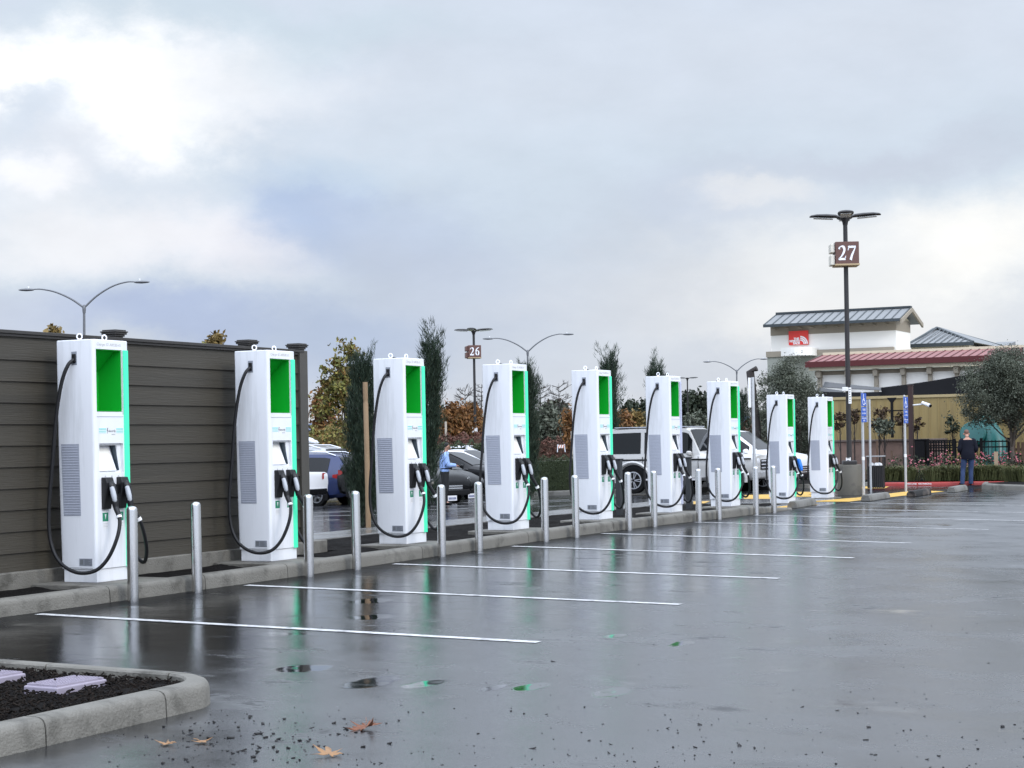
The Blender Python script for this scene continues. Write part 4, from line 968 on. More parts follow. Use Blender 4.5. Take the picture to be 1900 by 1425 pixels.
def ring_of(s):
    x, zb, zl, zt, wb, wt = s; m = zb + (zl - zb) * .55
    h = [(0, zb), (wb * .84, zb), (wb * .955, zb + .10), (wb * .99, m), (wb * 1.0, (m + zl) / 2), (wb * .965, zl), (wt, max(zl + .01, zt - .045)), (wt * .86, zt), (wt * .45, zt + .012), (0, zt + .015)]
    full = [Vector((x, -y, z)) for y, z in h] + [Vector((x, y, z)) for y, z in h[-2:0:-1]]
    return full
def stn(st, x):
    for a, b in zip(st, st[1:]):
        if a[0] <= x <= b[0]:
            t = (x - a[0]) / (b[0] - a[0]); return tuple(p + (q - p) * t for p, q in zip(a, b))
    return st[-1] if x > st[-1][0] else st[0]
def side_pt(st, x, k, sg, out=.006):
    s = stn(st, x); y0, z0 = s[4] * .965, s[2]; y1, z1 = s[5], max(s[2] + .01, s[3] - .045)
    return Vector((x, sg * (y0 + (y1 - y0) * k + out), z0 + (z1 - z0) * k))
def vehicle(name, label, cat, st, pm, loc, rz, wheels, wr, windows, shield, rear=None, group='cars parked on the lower lot', lamps='round', rails=None, plate_f=False, plate_r=False, extra=None, grille=True, armat=None):
    t = thing(name, label, cat, loc, rz, group)
    b = MB(); b.loft([ring_of(s) for s in st]); b.build('body', pm, t)
    for sg in (-1, 1):
        for i, (xa, xb) in enumerate(windows):
            n = 5; lo = []; hi = []
            for k in range(n + 1):
                x = xa + (xb - xa) * k / n; lo.append(side_pt(st, x, .10, sg)); hi.append(side_pt(st, x, .88, sg))
            w = MB(); w.add(lo + hi, [(k, k + 1, n + 2 + k, n + 1 + k) for k in range(n)]); w.build('side_window', M_glass, t)
    def glass(xa, xb, nm):
        n = 4; w = MB(); rows = []
        for k in range(n + 1):
            x = xa + (xb - xa) * k / n; s = stn(st, x); sl = .012
            rows.append([Vector((x + (.01 if nm == 'windscreen' else -.01), y * s[5] * .9, s[3] + (.008 if abs(y) > .9 else .022))) for y in (-1, -.5, 0, .5, 1)])
        w.loft(rows, False, True, closed=False); w.build(nm, M_glass, t)
    glass(*shield, 'windscreen')
    if rear: glass(*rear, 'rear_window')
    hub = MB()
    for wx in wheels:
        for sg in (-1, 1):
            yb = stn(st, wx)[4]
            a = MB(); pr = [(wx + (wr + .07) * math.cos(R(q)), wr + (wr + .07) * math.sin(R(q))) for q in range(-20, 201, 11)]
            a.prism(pr, 'y', min(sg * (yb - .1), sg * (yb + .004)), max(sg * (yb - .1), sg * (yb + .004))); a.build('wheel_arch', armat or M_arch, t)
            w = MB(); Mx = T(wx, sg * (yb - .09), wr) @ Matrix.Rotation(R(90), 4, 'X')
            w.lathe([(wr * .55, -.1), (wr * .93, -.1), (wr, -.07), (wr, .07), (wr * .93, .1), (wr * .55, .1)], 24, (0, 0, 0), Mx); wo = w.build('wheel', M_tyre, t)
            r_ = MB(); z0 = .102 * (-sg); rr = wr * .66
            r_.lathe([(rr, z0 - .004), (rr, z0 + .004), (rr * .88, z0 + .006 * -sg), (rr * .88, z0 - .004)], 20, (0, 0, 0), Mx)
            for k in range(5):
                a0 = k * 2 * math.pi / 5
                for da in (-.16, .16):
                    v = [Mx @ Vector((rad * math.cos(a0 + da + o), rad * math.sin(a0 + da + o), z0 + dz)) for dz in (0, .008 * -sg) for rad, o in ((.04, -.3), (rr * .9, -.045), (rr * .9, .045), (.04, .3))]
                    r_.add(v, [(0, 1, 2, 3), (7, 6, 5, 4), (0, 4, 5, 1), (1, 5, 6, 2), (2, 6, 7, 3)])
            r_.build('rim', M_rim, wo)
    xf, xr = st[-1][0], st[0][0]
    for sg in (-1, 1):
        sF = st[-3]; h = MB()
        if lamps == 'round':
            h.lathe([(.11, 0), (.11, .02), (.06, .05), (.0, .055)], 16, (xf - .02, sg * sF[4] * .72, sF[2] - .13), Matrix.Rotation(R(90), 4, 'Y'))
        else:
            zc = stn(st, xf - .3)[2] - .09
            rings = []
            for k in range(6):
                x = xf - .06 - .1 * k; s = stn(st, x); y = s[4] * (.97 if k > 1 else .86 - .1 * (1 - k)); rings.append([Vector((x + .01, sg * (y + .012), zc + .05 - .10 * (1 if q else 0) + k * .012 + (.02 if not q else .05 * k / 5))) for q in (0, 1)])
            h.loft(rings, False, False, closed=False)
        h.build('headlight', M_head, t)
        s = stn(st, xr + .18); h = MB(); zc = s[2] - .06; rings = []
        for x, k in ((xr - .005, .62), (xr + .03, .85), (xr + .12, .985), (xr + .42, 1.0)):
            s2 = stn(st, max(xr, x)); rings.append([Vector((x - (.01 if k < .9 else 0), sg * (s2[4] * k + .01), zc + .09 - (.03 if x > xr + .3 else 0))), Vector((x - (.01 if k < .9 else 0), sg * (s2[4] * k + .01), zc - .09 + (.06 if x > xr + .3 else 0)))])
        h.loft(rings, False, False, closed=False); h.build('tail_light', M_tail, t)
        m = MB(); s = stn(st, shield[0] if False else min(shield) + (max(shield) - min(shield)) * .6)
        xm = max(shield) - .25; ym = stn(st, xm)[4]; m.lathe([(.03, -.1), (.085, -.06), (.09, .03), (.05, .08)], 10, (xm, sg * (ym + .12), stn(st, xm)[2] + .09), Matrix.Scale(.75, 4, (0, 0, 1))); m.box(xm - .03, xm + .02, min(sg * (ym - .06), sg * (ym + .08)), max(sg * (ym - .06), sg * (ym + .08)), stn(st, xm)[2] + .02, stn(st, xm)[2] + .06); m.build('mirror', pm, t)
    if grille:
        g = MB(); s = st[-2]; 
        for k in range(4): g.box(xf - .02, xf + .018, -s[4] * .5, s[4] * .5, s[2] - .30 + k * .065, s[2] - .26 + k * .065)
        g.build('front_grille', M_chrome, t)
    bm_ = MB(); s = stn(st, xf - .1); bm_.box(xf - .1, xf + .03, -s[4] * .82, s[4] * .82, s[1] - .02, s[1] + .14); bm_.build('front_bumper', M_arch if pm is not M_arch else M_chrome, t, bevel=.03)
    s = stn(st, xr + .1); bm_ = MB(); bm_.box(xr - .04, xr + .12, -s[4] * .85, s[4] * .85, s[1], s[1] + .2); bm_.build('rear_bumper', M_chrome if st is PICKUP else M_arch, t, bevel=.03)
    for flag, x, sx in ((plate_f, xf + .045, 1), (plate_r, xr - .04, -1)):
        if flag:
            z = stn(st, x)[2] - .42 if sx > 0 else stn(st, xr + .1)[2] - .2
            p = MB(); p.box(min(x, x - .01 * sx), max(x, x - .01 * sx), -.16, .16, z, z + .15); po = p.build('number_plate', M_plateW, t)
            q = MB(); 
            for k in range(6): q.box(min(x, x + .003 * sx), max(x, x + .003 * sx), -.13 + k * .045, -.10 + k * .045, z + .035, z + .10)
            q.build('characters', M_plateInk, po)
    if rails:
        for sg in (-1, 1):
            r_ = MB(); x0, x1 = rails; pts = [Vector((x0 + (x1 - x0) * k / 6, sg * (stn(st, x0 + (x1 - x0) * k / 6)[5] * .92), stn(st, x0 + (x1 - x0) * k / 6)[3] + (.05 if 0 < k < 6 else .005))) for k in range(7)]; r_.tube(pts, .022, 6); r_.build('roof_rail', M_chrome, t)
    if extra: extra(t)
    return t
def rear_at(u, Z, half):
    p = PZ(u, 820, Z); x = p.x - half; return Vector((x, p.y, gz(x, p.y)))
P_navy = paint('navy_metallic', (0.013, 0.026, 0.095), .3); P_silver = paint('silver_metallic', (0.40, 0.41, 0.42), .3, .3); P_white = paint('white_car_paint', (0.74, 0.75, 0.77)); P_black = mat('black_car_paint', (0.004, 0.004, 0.005), .2, var=.03, vscale=1, spec=.3); P_champ = paint('champagne_silver', (0.50, 0.49, 0.47), .35, .25); P_grey = mat('charcoal_car_paint', (0.008, 0.008, 0.009), .2, var=.03, vscale=1, spec=.3)
def park(u, v, dx, dy=0): 
    """position from the spot where something of it touches the ground; dx/dy = that spot in the vehicle's own axes, mapped by the heading"""
    p = PG(u, v); return Vector((p.x - dx, p.y - dy, gz(p.x - dx, p.y - dy)))
H0, H180 = 0.0, math.pi
# seen between the fence post and the wooden stake: tails towards the island
wag = vehicle('parked_wagon', 'dark blue wagon with red tail lights, parked left of the bushy cypress', 'car', WAGON, P_navy, rear_at(666, 55.5, 2.4), H180, (-1.38, 1.38), .35, [(-1.75, -.75), (-.68, .22), (.28, .95)], (1.14, .42), (-2.34, -1.98), rails=(-1.9, .3), plate_r=True, lamps='long')
pk = rear_at(577, 51.5, 2.86)
vehicle('parked_pickup', 'white pickup truck whose tailgate shows beside the fence post', 'pickup truck', PICKUP, P_white, pk, H180, (-1.75, 1.85), .38, [(-.75, .05), (.12, .95)], (1.3, .62), None, lamps='long', plate_r=False)
sv = rear_at(632, 60.5, 2.5); sv.z += .12
sil = vehicle('parked_suv', 'silver sport utility car behind the dark blue wagon', 'car', BIGSUV, P_silver, sv, H180, (-1.45, 1.5), .37, [(-2.1, -1.0), (-.92, .1), (.16, 1.05)], (1.28, .58), (-2.42, -2.28), rails=(-2.1, .4), lamps='long')
# white wrapped bundle on its roof
p = sil.location + Vector((.9, 0, 1.93)); r2 = random.Random(91); b = MB(); rings = []
for k in range(9):
    x = -.62 + k * .155; w = .42 * (1 - (abs(k - 4) / 4.6) ** 3); h = .2 * (1 - (abs(k - 4) / 4.4) ** 2) + .03
    rings.append([Vector((x + r2.uniform(-.03, .03), w * math.cos(2 * math.pi * j / 12) * r2.uniform(.9, 1.1), .02 + max(-.0, h * (.5 + .55 * math.sin(2 * math.pi * j / 12))) * r2.uniform(.85, 1.1))) for j in range(12)])
b.loft(rings); o = b.build('roof_bundle', mat('white_wrapping', (.7, .72, .76), .4, var=.1, bump=.3), None, loc=p); tag(o, 'white wrapped bundle on the roof of the silver sport utility car', 'luggage')
# seen around the man in the blue shirt: noses towards the island
def nose_at(u, v, half, side, rz):
    p = PG(u, v); c, s_ = math.cos(rz), math.sin(rz); x = p.x - half * c + side * s_; y = p.y - half * s_ - side * c; return Vector((x, y, gz(x, y)))
pa = nose_at(838, 934, 2.40, 0, R(-25))
vehicle('parked_suv', 'black car with chrome grille and white number plate, right of the man in blue', 'car', WAGON, P_black, pa, R(-25), (-1.38, 1.38), .35, [(-1.75, -.75), (-.68, .22), (.28, .95)], (1.14, .42), (-2.34, -1.98), plate_f=True, lamps='long')
pb_ = nose_at(874, 926, 2.24, 0, R(-18))
vehicle('parked_hatchback', 'low black hatchback with large headlight, left of the charger under lamp 26', 'car', HATCH, P_black, pb_, R(-18), (-1.3, 1.4), .32, [(-1.5, -.45), (-.38, .95)], (1.22, .12), (-2.1, -1.2), lamps='long', plate_f=True, grille=False)
pc = rear_at(948, 60.5, 2.4); pc.z += .12
vehicle('parked_sedan', 'black sedan behind the low black hatchback, mostly its dark glass and roof', 'car', SEDAN, P_grey, pc, H0, (-1.4, 1.45), .33, [(-1.35, -.5), (-.43, .95)], (1.22, .24), (-1.5, -.96), lamps='long')
pd = rear_at(898, 64.5, 2.24); pd.z += .22
vehicle('parked_hatchback', 'white hatchback right behind the shoulder of the man in blue', 'car', HATCH, P_white, pd, H0, (-1.3, 1.4), .32, [(-1.5, -.45), (-.38, .95)], (1.22, .12), (-2.1, -1.2), lamps='long')
pe = rear_at(970, 71, 2.4); pe.z += .42
vehicle('parked_sedan', 'farthest white sedan with a long roof, beside the charger right of lamp 26', 'car', SEDAN, P_white, pe, H0, (-1.4, 1.45), .33, [(-1.35, -.5), (-.43, .95)], (1.22, .24), (-1.5, -.96), lamps='long')
pf = rear_at(966, 65.5, 2.4); pf.z += .22
vehicle('parked_sedan', 'white car behind the black sedan, cut by the charger under lamp 26', 'car', SEDAN, P_white, pf, H0, (-1.4, 1.45), .33, [(-1.35, -.5), (-.43, .95)], (1.22, .24), (-1.5, -.96), lamps='long')
# the off-roader
def boxy_bits(t):
    b = MB()
    for sg in (-1, 1):
        b = MB(); b.box(-2.1, 2.45, min(sg * .905, sg * .93), max(sg * .905, sg * .93), .985, 1.03); b.build('side_moulding', M_arch, t)
        b = MB(); b.box(-.85, .95, min(sg * .86, sg * 1.02), max(sg * .86, sg * 1.02), .40, .45); b.build('side_step', M_chrome, t)
        for wx in (-1.25, 1.75):
            f = MB(); pts = [(wx + .56 * math.cos(R(q)), sg * .955, .40 + .54 * math.sin(R(q))) for q in range(-8, 189, 14)]; f.tube(pts, .05, 6); f.build('arch_flare', P_champ, t)
        d = MB()
        for x in (-.95, -.05, .82): d.box(x - .005, x + .005, min(sg * .9, sg * .922), max(sg * .9, sg * .922), .5, 1.1)
        d.build('door_gap', M_arch, t)
        for x in (-.75, .15):
            h = MB(); h.box(x - .1, x + .08, min(sg * .91, sg * .95), max(sg * .91, sg * .95), 1.03, 1.07); h.build('door_handle', P_champ, t)
        k = MB(); k.box(1.95, 2.15, min(sg * .68, sg * .80), max(sg * .68, sg * .80), 1.10, 1.18); k.build('indicator', M_head, t, bevel=.02)
    g = MB(); g.box(2.55, 2.605, -.45, .45, .68, .98); go = g.build('front_grille', M_arch, t)
    s = MB()
    for z in (.72, .82, .92): s.box(2.602, 2.615, -.44, .44, z, z + .03)
    s.build('grille_bars', M_chrome, go)
    bu = MB(); bu.box(2.43, 2.70, -.9, .9, .42, .66); bu.build('bull_bumper', M_champ_b, t, bevel=.05)
    r_ = MB(); r_.box(-1.9, .4, -.78, .78, 1.965, 1.995); r_.build('roof_panel', mat('bluish_roof_reflector', (.36, .38, .42), .25, metal=.3), t, bevel=.01)
M_champ_b = paint('silver_bumper', (0.30, 0.30, 0.30), .35, .2)
po = PG(1178, 918); gl = Vector((po.x + 1.25, po.y + .82, 0)); gl.z = gz(gl.x, gl.y)
vehicle('parked_off_roader', 'boxy silver off-road car standing behind the chargers, with dark wheel arches', 'car', BOXY, P_champ, gl, H0, (-1.25, 1.75), .40, [(-2.0, -1.02), (-.9, -.1), (-.02, .62)], (.83, .53), (-2.255, -2.25), extra=boxy_bits, grille=False, plate_f=True)
po = PG(1418, 909); gl2 = Vector((po.x - 1.5, po.y + .85, 0)); gl2.z = gz(gl2.x, gl2.y)
vehicle('parked_suv', 'white sport utility car whose nose shows between the last two chargers', 'car', BIGSUV, P_white, gl2, H0, (-1.45, 1.5), .40, [(-2.1, -1.0), (-.92, .1), (.16, 1.05)], (1.28, .58), (-2.42, -2.28), lamps='long')

# ------------------------------------------------------------------ people
def skin_mesh(name, V, E, rad, m, parent, root=0, sub=2):
    me = bpy.data.meshes.new(name); me.from_pydata(V, E, []); o = bpy.data.objects.new(name, me); COL.objects.link(o); o.parent = parent; me.materials.append(m)
    md = o.modifiers.new('skin', 'SKIN'); md.use_smooth_shade = True
    for i, r_ in enumerate(rad):
        sv_ = me.skin_vertices[0].data[i]; sv_.radius = r_ if isinstance(r_, tuple) else (r_, r_)
    for s in me.skin_vertices[0].data: s.use_root = False
    me.skin_vertices[0].data[root].use_root = True
    sd = o.modifiers.new('sub', 'SUBSURF'); sd.levels = sd.render_levels = sub
    dg = bpy.context.evaluated_depsgraph_get(); m2 = bpy.data.meshes.new_from_object(o.evaluated_get(dg)); m2.name = name
    o.modifiers.clear(); o.data = m2
    for p in m2.polygons: p.use_smooth = True
    return o
M_skin = mat('skin', (0.42, 0.22, 0.15), 0.5, var=.1)
def person(label, loc, rz, J, cols, hair, long_sleeve=True, coat=False):
    """J: joints in the person's own axes (x = facing, y = left, z up)"""
    t = thing('person', label, 'person', loc, rz)
    V = [Vector(J[k]) for k in ('pelvis', 'waist', 'chest', 'neck', 'chin', 'head', 'lsh', 'lel', 'lwr', 'rsh', 'rel', 'rwr', 'lhip', 'lkn', 'lan', 'lto', 'rhip', 'rkn', 'ran', 'rto', 'crown')]
    E = [(0, 1), (1, 2), (2, 3), (3, 4), (4, 5), (5, 20), (2, 6), (6, 7), (7, 8), (2, 9), (9, 10), (10, 11), (0, 12), (12, 13), (13, 14), (14, 15), (0, 16), (16, 17), (17, 18), (18, 19)]
    rad = [(.12, .15), (.105, .135), (.11, .15), .052, (.06, .062), (.082, .074), .05, .042, .03, .05, .042, .03, .08, .055, .04, .035, .08, .055, .04, .035, (.06, .055)]
    # hands: palm, four fingers of unequal length and a thumb, as one continuous surface with the body
    for wr, el in ((8, 7), (11, 10)):
        d = (V[wr] - V[el]).normalized(); up = Vector((0, 0, 1)); sdv = d.cross(up); sdv = sdv.normalized() if sdv.length > .1 else Vector((0, 1, 0)); inn = sdv.cross(d)
        n0 = len(V); V.append(V[wr] + d * .075); E.append((wr, n0)); rad.append((.034, .02))
        for k, (o, l) in enumerate(((-.03, .055), (-.01, .07), (.01, .066), (.03, .05))):
            n1 = len(V); V.append(V[n0] + sdv * o + d * .02); V.append(V[n0] + sdv * o + d * (.02 + l * .6) - inn * .012); V.append(V[n0] + sdv * o + d * (.02 + l * .9) - inn * .04); E += [(n0, n1), (n1, n1 + 1), (n1 + 1, n1 + 2)]; rad += [.0095, .0085, .0075]
        n1 = len(V); V.append(V[wr] + d * .03 + sdv * -.04); V.append(V[wr] + d * .075 + sdv * -.058 - inn * .01); E += [(wr, n1), (n1, n1 + 1)]; rad += [.011, .009]
    skin_mesh('body', V, E, rad, M_skin, t)
    up, low, shoe, hm = cols
    P = lambda k: Vector(J[k])
    tv = [P('pelvis') + Vector((0, 0, -.05 if coat else .0)), P('waist'), P('chest'), P('neck') - Vector((0, 0, .05)), P('lsh'), P('lel'), P('lwr'), P('rsh'), P('rel'), P('rwr')]
    k = 1.13 if coat else 1.0
    def ell(c, rx, ry, n=20): return [Vector((c[0] + rx * math.cos(2 * math.pi * q / n), c[1] + ry * math.sin(2 * math.pi * q / n), c[2])) for q in range(n)]
    pe, wa, cs, ne = P('pelvis'), P('waist'), P('chest'), P('neck'); hem = .12 if coat else .0
    g = MB(); up3 = lambda v, z: (v.x, v.y, v.z + z)
    g.loft([ell(up3(pe, -hem), .125 * k, .185 * k), ell(up3(pe, -hem + .02), .13 * k, .19 * k), ell(up3(pe, .07), .128 * k, .183 * k), ell(wa, .122 * k, .172 * k), ell(up3(cs, -.1), .132 * k, .192 * k), ell(up3(cs, 0), .13 * k, .205 * k), ell(up3(cs, .07), .112 * k, .192 * k), ell(up3(ne, -.055), .085 * k, .12 * k), ell(up3(ne, -.02), .07, .074), ell(up3(ne, .03 if coat else .005), .066, .066)])
    for s_ in 'lr':
        a, b_, c_ = P(s_ + 'sh'), P(s_ + 'el'), P(s_ + 'wr'); inn = Vector((0, -.05 if s_ == 'l' else .05, .0))
        pts = spline([a + inn, a + (b_ - a) * .08, (a + b_) / 2, b_, (b_ + c_) / 2, c_], 4); n = len(pts)
        g.tube(pts, [(.083 - .028 * q / (n - 1)) * k for q in range(n)], 12)
    g.build('jacket' if coat else 'shirt', up, t)
    g = MB(); g.loft([ell(up3(pe, .12), .118, .168), ell(up3(pe, .02), .13, .18), ell(up3(pe, -.07), .128, .178), ell(up3(pe, -.13), .10, .14)])
    for s_ in 'lr':
        a, b_, c_ = P(s_ + 'hip'), P(s_ + 'kn'), P(s_ + 'an'); pts = spline([a + Vector((0, 0, .03)), (a + b_) / 2, b_, (b_ + c_) / 2 + Vector((-.015, 0, 0)), c_ + Vector((0, 0, -.045))], 5); n = len(pts)
        g.tube(pts, [.104 - .034 * min(1, q / (n * .6)) for q in range(n)], 14)
    g.build('trousers', low, t)
    if not coat:
        g = MB(); g.loft([ell(up3(pe, .075), .131, .186), ell(up3(pe, .105), .131, .186)]); g.build('belt', M_arch, t)
    for s in 'lr':
        a, to = P(s + 'an'), P(s + 'to'); d = (to - a); d.z = 0; d.normalize()
        skin_mesh('shoe', [Vector((a.x, a.y, a.z - .045)) - d * .07, Vector((a.x, a.y, a.z - .04)), Vector((to.x, to.y, .045)), Vector((to.x, to.y, .035)) + d * .07], [(0, 1), (1, 2), (2, 3)], [.04, .045, (.04, .04), (.032, .025)], shoe, t)
    h, c, n = P('head'), P('crown'), P('neck'); f = (h - P('chin')); fw = Vector((1, 0, 0)) if 'face' not in J else Vector(J['face']).normalized()
    sdv = fw.cross(Vector((0, 0, 1))).normalized()
    skin_mesh('hair', [h - fw * .035 - Vector((0, 0, .04)), h - fw * .03 + Vector((0, 0, .035)), c - fw * .015 + Vector((0, 0, .012)), c + fw * .05 - Vector((0, 0, .005))], [(0, 1), (1, 2), (2, 3)], [(.062, .07), (.082, .082), (.075, .068), (.045, .04)], hm, t)
    fm = MB()
    for sg in (-1, 1): fm.lathe([(.003, -.03), (.017, -.02), (.02, .015), (.004, .03)], 8, h - fw * .005 + sdv * sg * .083 - Vector((0, 0, .02)))
    fm.lathe([(.002, -.03), (.015, -.02), (.01, .01), (.003, .025)], 8, h + fw * .088 - Vector((0, 0, .03)))
    fm.build('ears_and_nose', M_skin, t)
    em = MB()
    for sg in (-1, 1): em.lathe([(.002, -.008), (.011, 0), (.002, .008)], 8, h + fw * .078 + sdv * sg * .032 + Vector((0, 0, .005)))
    em.build('eyes', M_arch, t); mo = MB(); mo.lathe([(.002, -.004), (.008, 0), (.002, .004)], 8, h + fw * .078 - Vector((0, 0, .075))); mo.build('mouth', mat('lips', (.3, .1, .08), .5), t)
    return t
M_blueshirt = mat('light_blue_shirt', (0.30, 0.44, 0.76), .8, var=.06, bump=.25, bscale=14)
M_blktrous = mat('black_trousers', (0.012, 0.012, 0.013), .8, var=.2)
M_navyj = mat('navy_jacket', (0.006, 0.007, 0.014), .85, var=.2, spec=.2, bump=.25, bscale=14)
M_jeans = mat('blue_jeans', (0.026, 0.048, 0.115), .9, var=.3, vscale=14, bump=.25, bscale=20)
J1 = dict(pelvis=(0, 0, .93), waist=(-.02, 0, 1.10), chest=(0, 0, 1.33), neck=(.05, 0, 1.49), chin=(.075, 0, 1.56), head=(.095, 0, 1.635), crown=(.09, 0, 1.70), face=(1, 0, -.25),
          lsh=(.0, .19, 1.40), lel=(.05, .25, 1.12), lwr=(.28, .12, 1.10), rsh=(.0, -.19, 1.40), rel=(.06, -.25, 1.12), rwr=(.28, -.10, 1.10),
          lhip=(0, .10, .90), lkn=(.03, .12, .49), lan=(-.02, .13, .09), lto=(.14, .15, .04), rhip=(0, -.10, .90), rkn=(.02, -.12, .49), ran=(-.04, -.12, .09), rto=(.12, -.14, .04))
mp = PG(826, 937); m1 = person('man in light blue shirt and black trousers looking at a phone', mp, TH + R(12), J1, (M_blueshirt, M_blktrous, M_arch, mat('black_hair', (.008, .007, .007), .6)), None)
ph = MB(); ph.box(-.006, .006, -.035, .035, -.07, .07); o = ph.build('phone', M_blackpl, None, loc=m1.matrix_basis @ Vector((.40, .01, 1.13)), bevel=.006); o.rotation_euler = (0, R(-50), m1.rotation_euler.z); tag(o, 'dark phone held by the man in the light blue shirt', 'phone')
J2 = dict(pelvis=(0, 0, .92), waist=(.01, 0, 1.08), chest=(.06, 0, 1.32), neck=(.12, 0, 1.47), chin=(.17, 0, 1.53), head=(.20, .01, 1.60), crown=(.20, .01, 1.67), face=(1, .1, -.35),
          lsh=(.05, .18, 1.37), lel=(.03, .245, 1.10), lwr=(.22, .14, .96), rsh=(.05, -.18, 1.37), rel=(.03, -.25, 1.10), rwr=(.22, -.12, .96),
          lhip=(0, .10, .90), lkn=(.04, .15, .49), lan=(-.04, .19, .09), lto=(.12, .22, .04), rhip=(0, -.10, .90), rkn=(.06, -.09, .49), ran=(.05, -.08, .09), rto=(.21, -.10, .04))
mp = PG(1797, 900); m2 = person('man in a navy jacket and blue jeans seen from behind, before the red kerb', mp, TH + R(84), J2, (M_navyj, M_jeans, M_arch, mat('greying_red_hair', (.16, .075, .05), .7, var=.3)), None, coat=True); m2.scale = (.93, .93, .93)

# ------------------------------------------------------------------ flush end of the island: wheel stops, tactile strips, signs
M_yel = mat('yellow_tactile_paving', (0.62, 0.36, 0.035), .5, var=.12, vscale=6, bump=.3, bscale=60, stain=(.38, .23, .05), stainscale=2)
def slab(name, pts, z, m, th=.0):
    mb = MB(); mb.add([(x, y, gz(x, y) + z) for x, y in pts], [tuple(range(len(pts)))]); return tag(mb.build(name, m), kind='structure')
def quad_px(name, px, z, m): return slab(name, [(PG(u, v).x, PG(u, v).y) for u, v in px], z, m)
slab('tactile_strip', [(-.62, 41.0), (.10, 41.0), (.42, 45.6), (-.5, 46.4)], .006, M_yel)
slab('tactile_strip', [(-.75, 34.3), (-.25, 34.3), (-.25, 36.9), (-.75, 36.9)], .006, M_yel)
slab('tactile_strip', [(-1.0, 38.5), (-.05, 38.5), (.05, 40.9), (-.65, 40.9)], .006, M_yel)
quad_px('tactile_strip', [(1262, 940), (1300, 937), (1318, 930), (1240, 932)], .006, M_yel)
quad_px('tactile_strip', [(1380, 926), (1450, 926), (1450, 917), (1380, 919)], .006, M_yel)
quad_px('tactile_strip', [(1477, 922), (1512, 922), (1510, 913), (1479, 913)], .006, M_yel)
quad_px('tactile_strip', [(1598, 907), (1640, 907), (1650, 903), (1600, 903)], .006, M_yel)
def wheel_stop(label, a, b, m, band=None):
    p, q = PG(*a), PG(*b); p = Vector((p.x, p.y, 0)); q = Vector((q.x, q.y, 0)); d = q - p; L_ = 1.83
    rz = math.atan2(d.y, d.x); c = p + d.normalized() * (L_ / 2)
    mb = MB(); ch = .05
    prof = lambda w, h: [(-w, 0), (-w * .93, h * .55), (-w * .55, h), (w * .55, h), (w * .93, h * .55), (w, 0)]
    rings = []
    for x, k in ((-L_ / 2, .8), (-L_ / 2 + .06, 1), (L_ / 2 - .06, 1), (L_ / 2, .8)):
        rings.append([Vector((x, y, z * (1 if k == 1 else .93))) for y, z in prof(.11, .145)])
    mb.loft(rings, True, False); mb.cyl((-.55, 0, .13), .018, .022, 10); mb.cyl((.55, 0, .13), .018, .022, 10)
    o = mb.build('wheel_stop', m, None, loc=(c.x, c.y, gz(c.x, c.y)), bevel=.01); o.rotation_euler = (0, 0, rz); tag(o, label, 'wheel stop', 'concrete wheel stops at the end of the island')
M_stop = mat('grey_cast_concrete', (.17, .165, .15), .65, var=.3, vscale=6, bump=.4, stain=(.1, .095, .08), stainscale=3)
M_stopd = mat('tarred_concrete', (.014, .013, .013), .6, var=.4, vscale=5, bump=.4, spec=.25, stain=(.11, .09, .075), stainscale=2.5)
wheel_stop('grey concrete wheel stop in front of the charger with the blue plug', (1470, 943), (1521, 934), M_stop)
wheel_stop('grey concrete wheel stop in front of the round lamp base', (1606, 930), (1647, 924), M_stop)
wheel_stop('black stained concrete wheel stop beside the yellow strip', (1690, 922), (1733, 915), M_stopd)
wheel_stop('grey brown concrete wheel stop at the feet of the man in jeans', (1765, 914), (1802, 907), M_stop)
wheel_stop('small far concrete wheel stop left of the blue sign post, before the red kerb', (1634, 900), (1650, 898), M_stop)
M_bluesign = mat('blue_sign_face', (0.02, 0.09, 0.42), .4, var=.05)
def iso_symbol(mb, y, z, s, x):
    """wheelchair sign of access, built from bars in the y-z plane at x"""
    bar = lambda a, b, w: mb.prism([(a[0] - (b[1] - a[1]) / max(1e-6, math.dist(a, b)) * w, a[1] + (b[0] - a[0]) / max(1e-6, math.dist(a, b)) * w), (a[0] + (b[1] - a[1]) / math.dist(a, b) * w, a[1] - (b[0] - a[0]) / math.dist(a, b) * w), (b[0] + (b[1] - a[1]) / math.dist(a, b) * w, b[1] - (b[0] - a[0]) / math.dist(a, b) * w), (b[0] - (b[1] - a[1]) / math.dist(a, b) * w, b[1] + (b[0] - a[0]) / math.dist(a, b) * w)], 'x', x, x + .002)
    P = lambda py, pz: (y + py * s, z + pz * s)
    bar(P(-.08, .42), P(-.08, .05), .06 * s); bar(P(-.08, .18), P(.15, .18), .04 * s); bar(P(-.08, .05), P(.2, .03), .05 * s); bar(P(.2, .03), P(.33, -.33), .05 * s); bar(P(.33, -.33), P(.44, -.28), .04 * s)
    mb.prism([P(-.08 + .09 * math.cos(k * .7), .52 + .09 * math.sin(k * .7)) for k in range(9)], 'x', x, x + .002)
    for k in range(11):
        a0, a1 = R(100 + k * 22), R(100 + (k + 1) * 22); bar(P(.0 + .3 * math.cos(a0), -.12 + .3 * math.sin(a0)), P(.0 + .3 * math.cos(a1), -.12 + .3 * math.sin(a1)), .04 * s)
